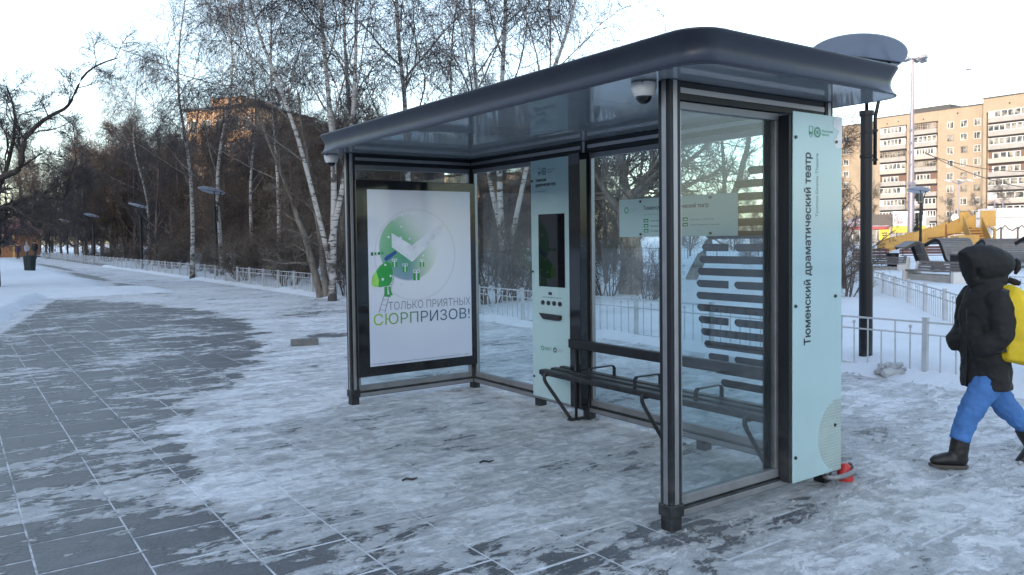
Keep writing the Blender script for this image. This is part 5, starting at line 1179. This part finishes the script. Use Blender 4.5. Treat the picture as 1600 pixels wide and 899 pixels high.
def boot(M_):
    q = MB().tube([(.012, 0, .225), (.005, 0, .16), (.0, 0, .10), (-.005, 0, .055)], [(.058, .060), (.057, .060), (.054, .062), (.05, .066)], 16)
    q.tube([(.058, 0, .05), (.03, 0, .055), (-.04, 0, .055), (-.10, 0, .05), (-.155, 0, .042), (-.185, 0, .035)], [(.025, .03), (.045, .05), (.048, .052), (.047, .042), (.042, .032), (.02, .018)], 14)
    q.v = [tuple(M_ @ Vector(v)) for v in q.v]; o = soft(q.build('boot', BOOT, pe_), .008, .006, .04, 2)
    c = [(.065, -.02), (.07, .02), (.04, .045), (-.05, .048), (-.13, .048), (-.185, .03), (-.195, 0), (-.185, -.03), (-.13, -.048), (-.05, -.045), (.04, -.045)]
    s_ = MB().prism(c[::-1], (0, 0, 0), (1, 0, 0), (0, 1, 0), .018); s_.v = [tuple(M_ @ Vector((v[0], v[1], abs(v[2])))) for v in s_.v]; s_.build('boot_sole', basic('worn_rubber', (.06, .055, .05), .8) if not bpy.data.materials.get('worn_rubber') else bpy.data.materials['worn_rubber'], o, bevel=.003)
boot(Matrix.Translation((-.245, -.08, .0)) @ Matrix.Rotation(math.radians(3), 4, 'Y'))
boot(Matrix.Translation((.43, .085, .035)) @ Matrix.Rotation(math.radians(-38), 4, 'Y'))
bpk = MB().tube([(.19, -.02, .715), (.195, -.02, .74), (.20, -.02, .80), (.20, -.02, .95), (.19, -.02, 1.08), (.17, -.02, 1.16), (.15, -.02, 1.195), (.14, -.02, 1.205)], [(.14, .10), (.185, .13), (.195, .14), (.195, .14), (.185, .13), (.165, .105), (.12, .07), (.06, .03)], 8)
bq = MB(); bq.v = [(v[0]-.115, v[1]-.085, v[2]) for v in bpk.v]; bq.f = bpk.f; bq.m = bpk.m
bpo = soft(bq.build('backpack', YPACK, pe_), .010, .012, .08, 2)
zz = MB().tube([(.075, -.245, 1.10), (.12, -.25, 1.105), (.18, -.225, 1.10), (.23, -.17, 1.09)], .008, 6).tube([(.077, -.245, 1.10), (.077, -.268, 1.02), (.078, -.280, .93)], .008, 6).build('zip', BLACK, bpo, smooth=True)
MB().tube([(.07, -.17, 1.17), (-.02, -.19, 1.20), (-.08, -.17, 1.10), (-.06, -.19, .98)], [(.012, .02)]*4, 8).build('shoulder_strap', BLACK, bpo, smooth=True)
def far_person(label, px, d, jac, leg, cap, ph, hgt=1.):
    t = thing('person', label, 'person', at(px, d, .02), dirR+ph); t.scale = (hgt,)*3
    b = MB().tube([(-.09, .05, .85), (-.10, .10, .45), (-.10, .02, .06)], [.09, .07, .06], 8).tube([(.09, -.03, .85), (.10, -.12, .45), (.10, .02, .08)], [.09, .07, .06], 8).tube([(0, 0, .95), (0, 0, .80)], [(.12, .17), (.11, .16)], 10); b.build('trousers', leg, t, smooth=True)
    for x in (-.1, .1): MB().tube([(x, .04, .05), (x, -.16, .04)], [(.045, .045), (.03, .04)], 8).build('boot', BOOT, t, smooth=True)
    j = MB().tube([(0, 0, .78), (0, 0, .95), (0, -.02, 1.25), (0, 0, 1.45), (0, 0, 1.53)], [(.15, .20), (.15, .20), (.15, .23), (.12, .20), (.06, .07)], 12)
    for sg in (-1, 1): j.tube([(sg*.20, 0, 1.43), (sg*.27, .04, 1.15), (sg*.25, -.05, .90)], [.07, .06, .05], 8)
    soft(j.build('jacket', jac, t), .025, 0, .1, 1)
    MB().tube([(0, 0, 1.50), (0, -.01, 1.58), (0, -.01, 1.68), (0, 0, 1.76)], [.05, .085, .09, .04], 10).build('head', SKIN, t, smooth=True)
    MB().tube([(0, 0, 1.62), (0, 0, 1.70), (0, 0, 1.79)], [.10, .105, .04], 10).build('cap', cap, t, smooth=True)
    for sg in (-1, 1): MB().tube([(sg*.25, -.05, .90), (sg*.24, -.07, .80)], [.03, .035], 8).build('glove', BLACK, t, smooth=True)
PURP = basic('dark_purple_cloth', (.035, .02, .06), .8); GRC = basic('light_grey_cloth', (.22, .23, .26), .8)
far_person('smallest distant walker in a dark purple coat, left of the other two', 29, 83, PURP, BOOT, PURP, .2, .92)
far_person('distant walker in a light grey jacket, in the middle of three', 43, 80, GRC, BOOT, GRC, -.2, .98)
far_person('distant walker in black, rightmost of the three on the path', 55.5, 82, JKT, BOOT, JKT, .1, 1.06)
